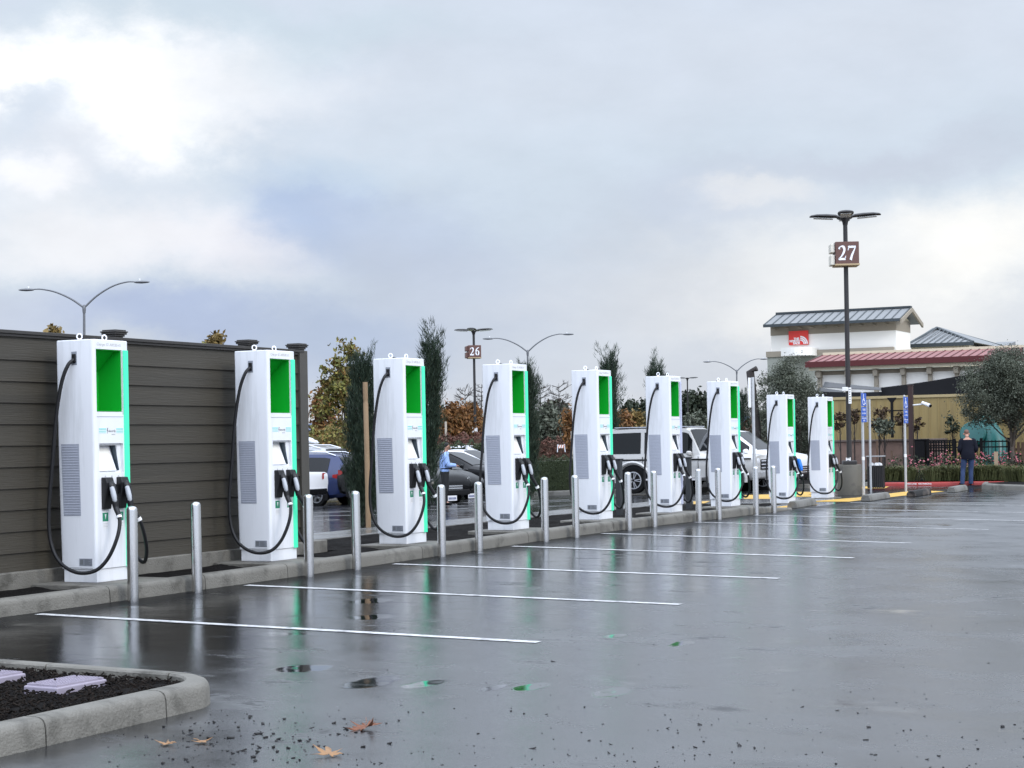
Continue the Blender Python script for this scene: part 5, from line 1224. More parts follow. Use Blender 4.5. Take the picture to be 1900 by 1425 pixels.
def access_sign(label, base, vt, ub):
    Z = (PG(*base) - CAM).dot(FWD); b = PG(*base); top = (CAM + ray(ub, vt) * Z).z - b.z
    t = thing('access_sign', label, 'sign', b, R(-6), 'blue accessible parking signs'); m = MB(); m.tube([(0, 0, -.05), (0, 0, top)], .032, 10); m.lathe([(.032, top), (.036, top + .01), (.01, top + .03)], 10); m.build('post', M_galv, t)
    s = MB(); s.box(.034, .038, -.155, .155, top - .32, top - .02); s1 = s.build('sign_plate', M_bluesign, t); q = MB(); iso_symbol(q, 0, top - .19, .24, .038); q.build('symbol', M_white2, s1)
    s = MB(); s.box(.034, .038, -.155, .155, top - .56, top - .345); s2 = s.build('sign_plate', M_bluesign, t); put_mesh(text_mesh('VAN', .085), 'lettering', M_white2, s2, T(.039, 0, top - .41) @ FACE_PX); put_mesh(text_mesh('ACCESSIBLE', .045), 'lettering', M_white2, s2, T(.039, 0, top - .495) @ FACE_PX)
    s = MB(); s.box(.034, .038, -.155, .155, top - .70, top - .575); s3 = s.build('sign_plate', M_bluesign, t); put_mesh(text_mesh('MINIMUM FINE', .04), 'lettering', M_white2, s3, T(.039, 0, top - .61) @ FACE_PX); put_mesh(text_mesh('$250', .05), 'lettering', M_white2, s3, T(.039, 0, top - .66) @ FACE_PX)
    c = MB(); c.lathe([(.036, .9), (.036, .98)], 10); c.build('pole_band', M_white2, t)
access_sign('blue accessible parking sign post beside the round lamp base', (1603, 925), 728, 1600)
access_sign('blue accessible parking sign post in front of the brown camera post', (1681, 913), 735, 1679)
def back_sign(label, base, ub, vt, h, front):
    b = PG(*base); Z = (b - CAM).dot(FWD); top = (CAM + ray(ub, vt) * Z).z - b.z
    t = thing('sign_post', label, 'sign', b, R(-4)); m = MB(); m.tube([(0, 0, -.05), (0, 0, top)], .032, 10); m.build('post', M_galv, t)
    s = MB(); s.box(-.04, -.035, -.155, .155, top - h, top - .01); s.build('sign_plate', front, t)
back_sign('galvanised post with a plain grey sign back beside the litter bin', (1616, 908), 1613, 741, .62, M_galv)
back_sign('tall galvanised post with white edge-on sign, left of the charger with blue plug', (1401, 945), 1392, 700, .62, M_white2)

# litter bin
p = PG(1616, 908); p = PG(1617, 908); p.y += .5; p.z = gz(p.x, p.y); t = thing('litter_bin', 'black slatted litter bin with white bags behind the round lamp base', 'litter bin', p, R(10)); H_ = .95
m = MB(); m.box(-.27, .27, -.27, .27, .06, .80); m.build('liner', M_arch, t); m = MB()
for k in range(9):
    x = -.27 + k * .0675
    for (a, b_) in ((x, -.30), (x, .28)): m.box(a - .022, a + .022, b_, b_ + .02, .03, .84)
    for (a, b_) in ((x, -.30), (x, .28)): m.box(b_, b_ + .02, a - .022, a + .022, .03, .84)
m.build('slats', M_dkmetal, t); m = MB()
for sx in (-1, 1):
    for sy in (-1, 1): m.box(sx * .28 - .02, sx * .28 + .02, sy * .28 - .02, sy * .28 + .02, .80, 1.16)
m.build('hood_frame', M_dkmetal, t); m = MB(); m.box(-.34, .34, -.34, .34, 1.16, 1.2); m.build('hood', mat('grey_hood', (.3, .3, .3), .5), t, bevel=.01)
r2 = random.Random(17); m = MB()
for k in range(5):
    c = Vector((r2.uniform(-.15, .15), r2.uniform(-.2, .1), .85)); m.lathe([(.02, -.05), (.11, 0), (.1, .06), (.04, .10), (.005, .11)], 9, c)
o = m.build('white_rubbish', M_white2, t); t.scale = (.74, .74, .76)

# ------------------------------------------------------------------ garden by the store
YK = 51.0
M_redk = mat('red_painted_kerb', (0.30, 0.026, 0.02), .5, var=.15, vscale=5)
pl, pm_, pr = PG(1560, 900), PG(1700, 901), PG(1885, 898)
pl = PG(1632, 900); kerb('red_kerb', [(pl.x, 50.72), (pm_.x, 50.75), (.7, 51.6), (1.6, 52.2)], joint=3.0, m=M_redk, h=.10)
kerb('garden_kerb', [(-14, 52.0), (-8, 50.72), (pl.x - .01, 50.72)], joint=3.0, h=.125)
lm_ = text_mesh('FIRE LANE   NO PARKING', .062, bold=.0015)
o = bpy.data.objects.new('kerb_lettering', lm_); COL.objects.link(o); lm_.materials.append(M_white2); lp = PG(1717, 899); lp.y = 50.75; o.parent = bpy.data.objects['red_kerb']; o.matrix_local = T(lp.x + .1, 50.742 + (lp.x - pm_.x) * .0, gz(lp.x, 50.7) + .05) @ Matrix.Rotation(math.atan2(.85, .7 - pm_.x) * .05, 4, 'Z') @ FACE_NY
kerb('island_kerb', [(.60, 49.4), (.85, 48.0), (1.4, 47.2), (2.4, 46.7), (9, 46.5)], joint=2.2)
slab('mulch_bed', [(.72, 49.2), (1.0, 48.1), (1.5, 47.4), (2.4, 46.86), (9, 46.66), (12, 58), (1.6, 58), (1.75, 52.2)], .13, M_mulch)
slab('mulch_bed', [(-8, 50.85), (pm_.x, 50.9), (.7, 51.75), (1.6, 52.35), (1.6, 58), (-8, 58)], .13, M_mulch)
slab('mulch_bed', [(-14, 52), (-8, 50.85), (-8, 58), (-14, 62)], .10, M_mulch)
YW = 57.0
M_pink = mat('pinkish_stucco', (.24, .155, .12), .75, var=.2, vscale=2, bump=.2, stain=(.13, .085, .068), stainscale=1.5)
M_tan = mat('tan_batten_board', (.30, .22, .085), .6, var=.12, vscale=3, stretch=(4, 4, .3), stain=(.22, .16, .065), stainscale=1.0)
xl = PY(1547, 840, YW).x; xr = PY(1752, 840, YW).x; zt = PY(1650, 815, YW).z; zb = gz(xl, YW)
t = thing('planter_wall', 'low pinkish stucco wall below the tan board wall', 'wall', ((xl + xr) / 2, YW, zb)); m = MB(); m.box(xl, xr, YW, YW + .35, zb - .2, zt - .07); off = t.location.copy(); m.build('wall', M_pink, t, off)
m = MB(); m.box(xl, xr + .03, YW - .05, YW + .4, zt - .07, zt); m.build('coping', mat('dark_coping', (.16, .12, .10), .7), t, off, bevel=.01)
YB = 58.6; x0 = PY(1546, 780, YB).x; x1 = PY(1905, 780, YB).x; z1 = PY(1700, 738, YB).z
t = thing('board_wall', 'tall tan wall of vertical boards behind the garden', 'wall', ((x0 + x1) / 2, YB, gz(0, YB))); off = t.location.copy()
m = MB(); x = x0
while x < x1: m.box(x, min(x1, x + .292), YB, YB + .06, gz(0, YB), z1); m.box(x + .28, x + .31, YB - .018, YB, gz(0, YB), z1); x += .30
m.build('boards', M_tan, t, off); m = MB(); m.box(x0, x1, YB - .04, YB + .1, z1, z1 + .09); m.build('cap_rail', mat('pale_tan_cap', (.42, .33, .17), .6), t, off)
# black iron fence
YF = 55.2; xa, xb = PY(1722, 850, YF).x, PY(1872, 850, YF).x; zt = PY(1780, 817, YF).z; g = gz(xa, YF)
t = thing('iron_fence', 'black iron picket fence behind the pink flowers', 'fence', ((xa + xb) / 2, YF, g)); off = t.location.copy()
m = MB(); x = xa; 
while x < xb: m.box(x - .009, x + .009, YF - .009, YF + .009, g, zt); x += .11
m.build('pickets', M_arch, t, off); m = MB()
for z in (g + .15, zt - .22, zt - .05): m.box(xa, xb, YF - .02, YF + .02, z - .02, z + .02)
m.build('rails', M_arch, t, off)
for k in range(4):
    x = xa + (xb - xa) * k / 3; m = MB(); m.box(x - .04, x + .04, YF - .04, YF + .04, g, zt + .06); m.build('post', M_arch, t, off)
m = MB(); a = PY(1712, 850, YF + .3).x; b_ = PY(1768, 850, YF + .3).x; g2 = zt
for k in range(12):
    x = a + (b_ - a) * k / 11; m.box(x - .02, x + .02, YF + .3, YF + .315, g, g2 + .02)
for k in range(9): z = g + (g2 - g) * k / 8; m.box(a, b_, YF + .285, YF + .3, z - .02, z + .02)
tag(m.build('lattice_screen', M_arch, None, off=((a + b_) / 2, YF + .3, g)), 'dark lattice screen left of the teal slide behind the iron fence', 'screen')
m = MB(); a, b_ = PY(1697, 850, YF - .1).x, PY(1716, 850, YF - .1).x; m.box(a, b_, YF - .1, YF + .25, g, zt + .02); m.box(a - .02, b_ + .02, YF - .12, YF + .27, zt + .02, zt + .06)
tag(m.build('utility_cabinet', M_arch, None, off=((a + b_) / 2, YF, g), bevel=.01), 'black cabinet between the brown camera post and the lattice screen', 'cabinet')
a, b_ = PY(1862, 850, YF).x + .15, PY(1930, 850, YF).x; m = MB(); x = a
t = thing('wood_fence', 'brown wooden picket fence at the right edge, under the large olive', 'fence', ((a + b_) / 2, YF, g)); off = t.location.copy()
M_brwood = mat('brown_wood', (.14, .085, .055), .75, var=.3, vscale=4)
while x < b_: m.box(x, x + .085, YF, YF + .025, g + .04, zt - .06 + .03 * math.sin(x * 9)); x += .13
m.build('pickets', M_brwood, t, off); m = MB(); m.box(a, b_, YF + .025, YF + .07, g + .3, g + .38); m.box(a, b_, YF + .025, YF + .07, zt - .35, zt - .27); m.build('rails', M_brwood, t, off)
p = PY(1848, 838, 53.2); m = MB(); g3 = gz(p.x, 53.2); m.box(-.05, .05, -.05, .05, 0, PY(1848, 838, 53.2).z - g3); tag(m.build('wood_post', mat('pale_post_wood', (.36, .26, .17), .7, var=.2), None, loc=(p.x, 53.2, g3)), 'pale square wooden post under the large olive at the right', 'post')
# brown camera post, cctv, dark canopy post
YP = 54.3; pbm = PY(1692, 868, YP); ptp = PY(1689, 716, YP); g3 = gz(pbm.x, YP)
m = MB(); m.box(-.07, .07, -.07, .07, 0, ptp.z - g3); m.box(-.085, .085, -.085, .085, ptp.z - g3, ptp.z - g3 + .03)
tag(m.build('canopy_post', mat('dark_red_brown_paint', (.035, .014, .012), .5, var=.2), None, loc=(pbm.x, YP, g3), bevel=.01), 'thick dark red brown post carrying the white security camera', 'post')
t = thing('security_camera', 'white security camera on an arm of the dark red brown post', 'camera', (pbm.x, YP, PY(1692, 752, YP).z)); m = MB(); m.tube([(.06, 0, 0), (.32, 0, .02), (.42, -.03, .04)], .025, 8); m.build('arm', M_white2, t); m = MB(); m.tube([(.36, -.02, .07), (.62, -.12, -.03)], [.05, .06], 12); m.build('housing', M_white2, t); m = MB(); m.tube([(.62, -.12, -.03), (.66, -.135, -.045)], [.045, .045], 10); m.build('lens', M_arch, t)
YC = 58.2; pc_ = PY(1656, 812, YC); pt_ = PY(1655, 738, YC); m = MB(); m.box(-.04, .04, -.04, .04, 0, pt_.z - pc_.z); m.prism([(-.16, pt_.z - pc_.z), (.16, pt_.z - pc_.z), (.04, pt_.z - pc_.z - .16), (-.04, pt_.z - pc_.z - .16)], 'y', -.035, .035); m.box(-.22, .42, -.015, .015, (pt_.z - pc_.z) * .66, (pt_.z - pc_.z) * .69)
tag(m.build('canopy_post', M_arch, None, loc=pc_), 'thin black canopy post with cross bar before the tan board wall', 'post')
# shade sails
def sail(label, corners, m, sag=.25, n=12, grp=None):
    c = [Vector(p) for p in corners]; rows = []
    for i in range(n + 1):
        s = i / n; row = []
        for j in range(n + 1):
            q = j / n; p = (c[0] * (1 - s) + c[1] * s) * (1 - q) + (c[3] * (1 - s) + c[2] * s) * q
            row.append(p + Vector((0, 0, -sag * 4 * s * (1 - s) * (1 - .5 * q) - sag * 2 * q * (1 - q))))
        rows.append(row)
    b = MB(); b.loft(rows, False, True, closed=False); o = b.build('shade_sail', m, None, off=c[0], fix=False); sd = o.modifiers.new('thick', 'SOLIDIFY'); sd.thickness = .02
    tag(o, label, 'shade sail', 'shade sails behind the chargers')
M_sailb = mat('black_shade_cloth', (.008, .008, .009), .9, var=.2, spec=.05); M_sailg = mat('light_grey_shade_cloth', (.12, .122, .125), .9, var=.06, spec=.05)
sail('long black shade sail rising to the right above the tan board wall', [PY(1634, 719, 60.6), PY(1850, 683, 60.6), PY(1812, 737, 59.6), PY(1640, 744, 59.6)], M_sailb, .06)
sail('black shade sail hanging low behind the lamp 27 pole', [PY(1512, 726, 60.8), PY(1700, 724, 60.5), PY(1692, 743, 59.4), PY(1512, 749, 59.4)], M_sailb, .05)
sail('light grey shade sail lying above the black sail by the lamp 27 pole', [PY(1530, 708, 62), PY(1696, 724, 61.4), PY(1690, 725.5, 61.2), PY(1526, 718, 61.5)], M_sailg, .02)
sail('small pale triangle of shade sail left of the lamp 27 pole', [PY(1520, 718, 61.2), PY(1566, 725, 60.9), PY(1564, 727, 60.8), PY(1520, 729, 60.9)], M_sailg, .01)
# teal playground slide behind the iron fence
M_tealp = mat('teal_slide_plastic', (.005, .115, .104), .4, var=.12, vscale=3)
t = thing('playground_slide', 'teal playground tube slide behind the iron fence and the man in jeans', 'slide', (PY(1825, 850, 57).x, 57, gz(0, 57))); off = t.location.copy()
m = MB(); pth = [PY(1808, 822, 57.4), PY(1812, 806, 57.3), PY(1826, 797, 57.2), PY(1840, 812, 57.0), PY(1846, 838, 56.8), PY(1840, 862, 56.6), PY(1815, 872, 56.5)]; m.tube(spline(pth, 6), .38, 18); m.build('tube', M_tealp, t, off)
m = MB(); c = PY(1806, 806, 56.7)
m.lathe([(.02, 0), (.4, .02), (.42, .08), (.38, .14), (.02, .15)], 22, c, Matrix.Rotation(R(70), 4, 'X')); m.build('panel', M_tealp, t, off)
m = MB(); c = PY(1826, 792, 57.3); m.lathe([(.40, 0), (.44, .05), (.40, .10)], 20, c, Matrix.Rotation(R(60), 4, 'X') @ Matrix.Rotation(R(30), 4, 'Y')); m.build('tube_joint', mat('pale_teal', (.05, .3, .27), .3), t, off)
# little garden trees along the wall
def gt(name, label, u, vt, vb, y, w, lm, seed, n=14, per=26, leaf=.07, shape='round', group='small garden trees by the tan wall', trk=.03):
    p = PY(u, 860, y); b = Vector((p.x, y, gz(p.x, y))); Z = (b - CAM).dot(FWD); top = PY(u, vt, y).z - b.z; low = PY(u, vb, y).z - b.z
    return tree(name, label, b, top, mh(w, Z), low, lm, n_clump=n, per=per, leaf=leaf, clump_r=mh(w, Z) * .11, shape=shape, seed=seed, group=group, trunk_r=trk, bark=M_dkbark)
gt('garden_tree', 'small brown leaved tree right of the last charger, before the tan wall', 1560, 762, 808, 56.6, 28, LM_brown, 101)
gt('garden_tree', 'slender brown tree left of the blue sign post by the round lamp base', 1586, 752, 785, 56.6, 26, LM_brown, 102)
gt('garden_tree', 'small green and brown tree right of the grey sign back', 1632, 748, 798, 56.3, 34, LM_brown, 103, n=20)
gt('garden_tree', 'low green garden tree below the thin black canopy post', 1642, 775, 812, 56.0, 38, LM_olive, 104, n=20)
gt('garden_tree', 'small brown tree half behind the dark red brown post', 1676, 765, 795, 56.4, 30, LM_brown, 105)
gt('garden_tree', 'small brown tree just right of the dark red brown post', 1703, 770, 800, 56.6, 22, LM_brown, 106, n=9)
gt('garden_conifer', 'small sparse conifer before the tan wall left of the teal slide', 1768, 768, 812, 57.6, 38, LM_dark, 107, n=16, per=24, shape='cone')
for i, (u, w) in enumerate([(1628, 3), (1655, 3)]):
    p = PY(u, 870, 55.5); m = MB(); m.tube([(0, 0, 0), (0, 0, PY(u, (818, 836)[i], 55.5).z - gz(p.x, 55.5))], .03, 8); tag(m.build('tree_stake', M_brwood, None, loc=(p.x, 55.5, gz(p.x, 55.5))), ('tall brown tree stake by the grey sign back', 'shorter brown tree stake left of the second blue sign post')[i], 'stake')
# grassy shrubs along the red kerb, roses behind them
LM_grs = leaf_mat('tussock_green', [(0.10, 0.115, 0.045), (0.15, 0.155, 0.065), (0.06, 0.07, 0.03)])
gsp = [(1628, 52.0), (1652, 52.2), (1682, 52.3), (1735, 51.6), (1757, 51.8), (1780, 52.0), (1820, 52.3), (1838, 52.4), (1860, 52.6), (1885, 51.0), (1905, 50.6)]
gsl = ['behind the litter bin', 'right of the litter bin', 'left of the second blue sign post', 'behind the fire lane lettering', 'right of the fire lane lettering', 'left of the man in jeans', 'right of the man in jeans', 'below the teal slide', 'at the foot of the pale wooden post', 'before the brown picket fence', 'at the right edge of the photo']
for i, (u, y) in enumerate(gsp):
    p = PY(u, 890, y); r2 = random.Random(200 + i); m = MB()
    for k in range(800):
        a = r2.uniform(0, 6.283); rr = abs(r2.gauss(0, .16)); b_ = Vector((rr * math.cos(a), rr * math.sin(a), 0)); L_ = r2.uniform(.28, .56); o_ = Vector((math.cos(a + r2.gauss(0, .5)), math.sin(a + r2.gauss(0, .5)), 0))
        mid = b_ + o_ * L_ * .25 + Vector((0, 0, L_ * .75)); tip = b_ + o_ * L_ * r2.uniform(.5, .9) + Vector((0, 0, L_ * r2.uniform(.6, 1.0))); sd = Vector((-o_.y, o_.x, 0)) * .007
        m.add([b_ - sd, b_ + sd, mid + sd, mid - sd, tip], [(0, 1, 2, 3), (3, 2, 4)])
    tag(m.build('grass_tussock', LM_grs, None, fix=False, loc=(p.x, y, gz(p.x, y) + .1)), 'green grassy tussock ' + gsl[i], 'plant', 'grassy tussocks along the red kerb')
M_rose = mat('rose_pink', (.42, .09, .12), .6, var=.3, island=[(.55, .24, .26), (.30, .05, .07), (.45, .13, .16)])
rsp = [(1660, 54.2, 872), (1694, 53.9, 862), (1712, 53.3, 868), (1738, 53.6, 862), (1758, 53.2, 866), (1788, 53.5, 860), (1816, 53.3, 862), (1836, 54.0, 856), (1866, 53.6, 862), (1890, 53.4, 860)]
rsl = ['behind the litter bin', 'at the foot of the dark red brown post', 'above the fire lane lettering', 'in front of the lattice screen', 'above the right end of the lettering', 'left of the man in jeans', 'right of the man in jeans', 'before the teal slide', 'right of the pale wooden post', 'before the brown picket fence']
for i, (u, y, vt) in enumerate(rsp):
    p = PY(u, 880, y); b = Vector((p.x, y, gz(p.x, y) + .1)); H_ = max(.75, PY(u, vt, y).z - b.z + .1); r2 = random.Random(300 + i)
    t = thing('rose_bush', 'pink flowering rose bush ' + rsl[i], 'plant', b, 0, 'pink rose bushes in the garden bed'); cl, pts = crown_pts(r2, .75, .6, H_, 16, 26, .09, 'round', 0)
    m = MB(); leafcloud(m, pts, .05, r2); m.build('foliage', LM_dark if i % 2 else LM_hedge, t, fix=False)
    m = MB()
    for k in range(46 if i not in (0,) else 10):
        c = r2.choice(cl) + Vector((r2.gauss(0, .06), -abs(r2.gauss(.1, .08)), abs(r2.gauss(.07, .08))))
        m.lathe([(.003, -.015), (.024, -.005), (.028, .008), (.015, .022), (.002, .02)], 7, c, Euler((r2.uniform(-.6, .9), r2.uniform(-.6, .6), 0)).to_matrix())
    m.build('blossoms', M_rose, t, fix=False)

# ------------------------------------------------------------------ the store
YS = 112.0
M_stw = mat('white_stucco', (.88, .85, .78), .8, var=.03, vscale=.8); M_taupe = mat('taupe_band', (.30, .26, .20), .75, var=.06); M_sage = mat('sage_stucco', (.32, .33, .28), .8, var=.06); M_creamw = mat('cream_stucco', (.62, .55, .40), .8, var=.06)
M_seam = mat('grey_blue_metal_roof', (.20, .207, .208), .5, var=.08); M_seamd = mat('dark_roof_trim', (.035, .045, .05), .45, var=.1); M_redroof = mat('red_metal_roof', (.25, .09, .085), .5, var=.08); M_reddk = mat('dark_red_fascia', (.085, .009, .009), .6, var=.1)
X = lambda u, y=YS, v=650: PY(u, v, y).x
Zz = lambda u, v, y=YS: PY(u, v, y).z
st_ = thing('store_building', 'white store with grey gable roof, red sign and low wing under red metal roof', 'building', (X(1550), YS + 4, -.6)); off = st_.location.copy()
def part(nm, m, build, parent=None): b = MB(); build(b); return b.build(nm, m, parent or st_, off)
xL, xR = X(1431), X(1663); zE = Zz(1545, 600); zTop = zE; D_ = 3.6
zb1 = Zz(1545, 618); zb2 = Zz(1545, 648); zb3 = Zz(1545, 656)
part('tower_wall', M_stw, lambda b: b.box(xL, xR, YS, YS + D_, zb2 - .2, zb1))
part('eave_band', M_taupe, lambda b: b.box(xL - .02, xR + .02, YS - .03, YS + D_ + .03, zb1, zE + .1))
zRidge = Zz(1560, 577, YS + D_ / 2); zEv = Zz(1545, 597, YS - 1.0)
xl2, xr2 = X(1418, YS - 1), X(1671, YS - 1)
part('gable_wall', M_creamw, lambda b: b.prism([(YS, zE + .1), (YS + D_, zE + .1), (YS + D_ / 2, zRidge - .35)], 'x', xL, xR))
def roof(b):
    for s in (-1, 1):
        yc = YS + D_ / 2; ye = yc + s * (D_ / 2 + 1.0)
        b.prism([(ye, zEv), (yc, zRidge), (yc, zRidge - .16), (ye, zEv - .08)], 'x', xl2, xr2)
rf = part('roof', M_seam, roof)
def seams(b):
    n = 16
    for k in range(n + 1):
        x = xl2 + (xr2 - xl2) * k / n
        b.prism([(YS - 1.0, zEv + .002), (YS + D_ / 2, zRidge + .002), (YS + D_ / 2, zRidge + .035), (YS - 1.0, zEv + .035)], 'x', x - .04, x + .04)
part('roof_seams', M_seamd, seams, rf)
def ridge_(b): b.box(xl2 - .03, xr2 + .03, YS + D_ / 2 - .22, YS + D_ / 2 + .22, zRidge - .02, zRidge + .10)
part('ridge_cap', M_seamd, ridge_, rf)
part('gutter', M_seamd, lambda b: b.box(xl2, xr2, YS - 1.16, YS - .98, zEv - .16, zEv + .02), rf)
part('bargeboard', M_taupe, lambda b: [b.prism([(YS + D_ / 2 + s * (D_ / 2 + 1.0), zEv - .3), (YS + D_ / 2, zRidge - .26), (YS + D_ / 2, zRidge - .02), (YS + D_ / 2 + s * (D_ / 2 + 1.0), zEv - .02)], 'x', xr2, xr2 + .12) for s in (-1, 1)], rf)
for k in range(10):
    x = xL + .5 + (xR - xL - 1) * k / 9
    part('bracket', M_taupe, lambda b: b.prism([(YS - .03, zE - .25), (YS - .8, zEv - .28), (YS - .03, zEv - .28)], 'x', x - .09, x + .09))
part('gable_strut', M_taupe, lambda b: b.box(xR + .0, xR + .1, YS + D_ / 2 - .12, YS + D_ / 2 + .12, zE + .1, zRidge - .4))
# body of the store under the tower, canopy under the sign
xl3 = X(1427); xm3 = X(1512)
part('lower_wall', M_sage, lambda b: b.box(xl3, X(1700), YS - .4, YS + 10, -.6, zb3 - .1))
part('parapet', M_taupe, lambda b: b.box(xl3 - .05, X(1452, YS - .4), YS - .5, YS + 10, zb3 - .1, Zz(1437, 652, YS - .5)))
part('parapet', M_taupe, lambda b: b.box(X(1503), X(1660), YS - .35, YS - .05, zb3 - .2, Zz(1600, 646)))
def canopy(b):
    a, c = X(1449, YS - 1.5), X(1506, YS - 1.5); z0, z1 = Zz(1478, 660, YS - 1.5), Zz(1478, 645, YS - 1.5); rings = []
    for k in range(9):
        s = k / 8; rings.append([Vector((a + (c - a) * s, YS - 1.5 - .4 * math.sin(s * math.pi), z)) for z in (z0, z1)] + [Vector((a + (c - a) * s, YS - .0, z)) for z in (z1 - .05, z0)])
    b.loft(rings, True, False)
part('entrance_canopy', M_stw, canopy)
# red store sign
su0, su1, sv0, sv1 = 1465, 1501, 614, 640; sx0, sx1 = X(su0), X(su1); sz1, sz0 = Zz(1483, sv0), Zz(1483, sv1); sw, sh = sx1 - sx0, sz1 - sz0
sg_ = MB(); sg_.box(sx0, sx1, YS - .14, YS, sz0, sz1); sgo = sg_.build('store_sign', mat('bright_red_sign', (.72, .035, .025), .4, var=.04), st_, off)
for txt, k, kx in (('THE', .43, .40), ('NORTH', .27, .30), ('FACE', .11, .40)):
    put_mesh(text_mesh(txt, sh * .21, bold=.012), 'lettering', M_white2, sgo, T(sx0 + sw * kx - off.x, YS - .145 - off.y, sz0 + sh * k - off.z) @ FACE_NY)
dm = MB()
for r0_, r1_ in ((.16, .215), (.235, .30), (.32, .385)):
    n = 10
    for k in range(n):
        a0, a1 = R(90 - 90 * k / n), R(90 - 90 * (k + 1) / n); cx, cz = sx0 + sw * .60, sz0 + sh * .05
        P = lambda r_, a: (cx + r_ * sw * math.cos(a), cz + r_ * sw * 1.05 * math.sin(a))
        dm.prism([P(r0_, a0), P(r1_, a0), P(r1_, a1), P(r0_, a1)], 'y', YS - .15, YS - .14)
dm.build('dome_emblem', M_white2, sgo, off)
# hipped roof behind, to the right
YH = YS + 6
def hip(b):
    a, c = X(1684, YH), X(1806, YH); ap = PY(1738, 608, YH + 7); z0 = Zz(1740, 637, YH); dd = YH + 15
    vs = [(a, YH, z0), (c, YH, z0), (c, dd, z0), (a, dd, z0), (ap.x - .3, YH + 7, ap.z), (ap.x + .3, YH + 7.5, ap.z)]
    b.add(vs, [(0, 1, 5, 4), (1, 2, 5), (2, 3, 4, 5), (3, 0, 4), (3, 2, 1, 0)])
hr = part('hip_roof', M_seam, hip)
def hipseams(b):
    a, c = X(1684, YH), X(1806, YH); ap = PY(1738, 608, YH + 7); z0 = Zz(1740, 637, YH)
    for k in range(1, 10):
        x = a + (c - a) * k / 10; t_ = (x - a) / (ap.x - a) if x < ap.x else (c - x) / (c - ap.x); t_ = min(1, t_)
        b.add([(x - .05, YH, z0 + .02), (x + .05, YH, z0 + .02), (x + .05, YH + 7 * t_, z0 + (ap.z - z0) * t_ + .06), (x - .05, YH + 7 * t_, z0 + (ap.z - z0) * t_ + .06), (x, YH, z0 + .05), (x, YH + 7 * t_, z0 + (ap.z - z0) * t_ + .09)], [(0, 4, 5, 3), (1, 2, 5, 4)])
    for q in (Vector((a, YH, z0)), Vector((c, YH, z0)), Vector((c, YH + 15, z0))): b.tube([q, ap], .09, 6)
part('roof_seams', M_seamd, hipseams, hr)
part('gutter', M_seamd, lambda b: b.box(X(1684, YH), X(1806, YH), YH - .1, YH + .1, Zz(1740, 643, YH), Zz(1740, 637, YH) + .02), hr)
part('hip_wall', M_creamw, lambda b: b.box(X(1688, YH), X(1796, YH), YH + .4, YH + 14, -.6, Zz(1740, 642, YH)))
part('far_roof', M_seam, lambda b: b.prism([(YH + 22, Zz(1845, 645, YH + 22)), (YH + 27, Zz(1845, 635, YH + 27)), (YH + 27, Zz(1845, 645, YH + 22))], 'x', X(1826, YH + 22), X(1861, YH + 22)))
part('far_wall', M_creamw, lambda b: b.box(X(1800, YH + 22), X(1864, YH + 22), YH + 22.2, YH + 28, -.6, Zz(1845, 645, YH + 22)))
# the low wing with the red roof
YR = 100.0; xa, xb = X(1503, YR), X(1882, YR); OV = .75; zr = Zz(1680, 666, YR - OV); zl = Zz(1680, 675, YR - OV); zu = Zz(1680, 653, YR + 2.6); zw = Zz(1680, 684, YR)
part('wing_wall', M_stw, lambda b: b.box(xa + .3, xb, YR, YR + 9, -.6, zw))
part('wing_frieze', M_taupe, lambda b: b.box(xa + .28, xb, YR - .04, YR, zw - .22, zw + .02))
rr_ = part('red_roof', M_redroof, lambda b: b.prism([(YR - OV, zr), (YR + 2.6, zu), (YR + 2.6, zl), (YR - OV, zl)], 'x', xa, xb))
part('roof_seams', M_reddk, lambda b: [b.prism([(YR - OV, zr + .002), (YR + 2.6, zu + .002), (YR + 2.6, zu + .03), (YR - OV, zr + .03)], 'x', x - .04, x + .04) for x in [xa + (xb - xa) * k / 24 for k in range(25)]], rr_)
part('fascia', M_reddk, lambda b: b.box(xa - .05, xb, YR - OV - .12, YR - OV, zl - .02, zr + .03), rr_)
part('ridge_trim', M_creamw, lambda b: b.box(xa, xb, YR + 2.5, YR + 2.75, zu - .02, zu + .14), rr_)
part('soffit_beam', M_creamw, lambda b: b.box(xa + .1, xb, YR - OV + .1, YR - OV + .4, zl - .2, zl - .022))
for u in (1519, 1572, 1624, 1675, 1724, 1774, 1822):
    x = X(u, YR - .3)
    part('pier', M_taupe, lambda b: (b.box(x - .11, x + .11, YR - .28, YR - .042, -.6, zw - .36), b.box(x - .13, x + .13, YR - .5, YR - .042, zw - .36, zl - .21)))
SUN_E = 1.2; EXPO = 0.0

# ------------------------------------------------------------------ camera, light, sky
cd = bpy.data.cameras.new('camera'); cam = bpy.data.objects.new('camera', cd); COL.objects.link(cam); S.camera = cam
cd.sensor_width = 36; cd.lens = 36 * F / 1900; cd.shift_x = 0; cd.shift_y = (V0 - 712.5) / 1900
cd.clip_start = 0.1; cd.clip_end = 8000
cam.matrix_world = T(*CAM) @ Matrix.Rotation(TH, 4, 'Z') @ Matrix.Rotation(R(90), 4, 'X') @ Matrix.Rotation(-ROLL, 4, 'Z')
SUN = Vector((0.80, -0.22, 0.58)).normalized()
ld = bpy.data.lights.new('sun', 'SUN'); ld.energy = SUN_E; ld.angle = R(16); ld.color = (1.0, 0.965, 0.91)
lo = bpy.data.objects.new('sun', ld); COL.objects.link(lo); lo.rotation_euler = SUN.to_track_quat('Z', 'Y').to_euler()

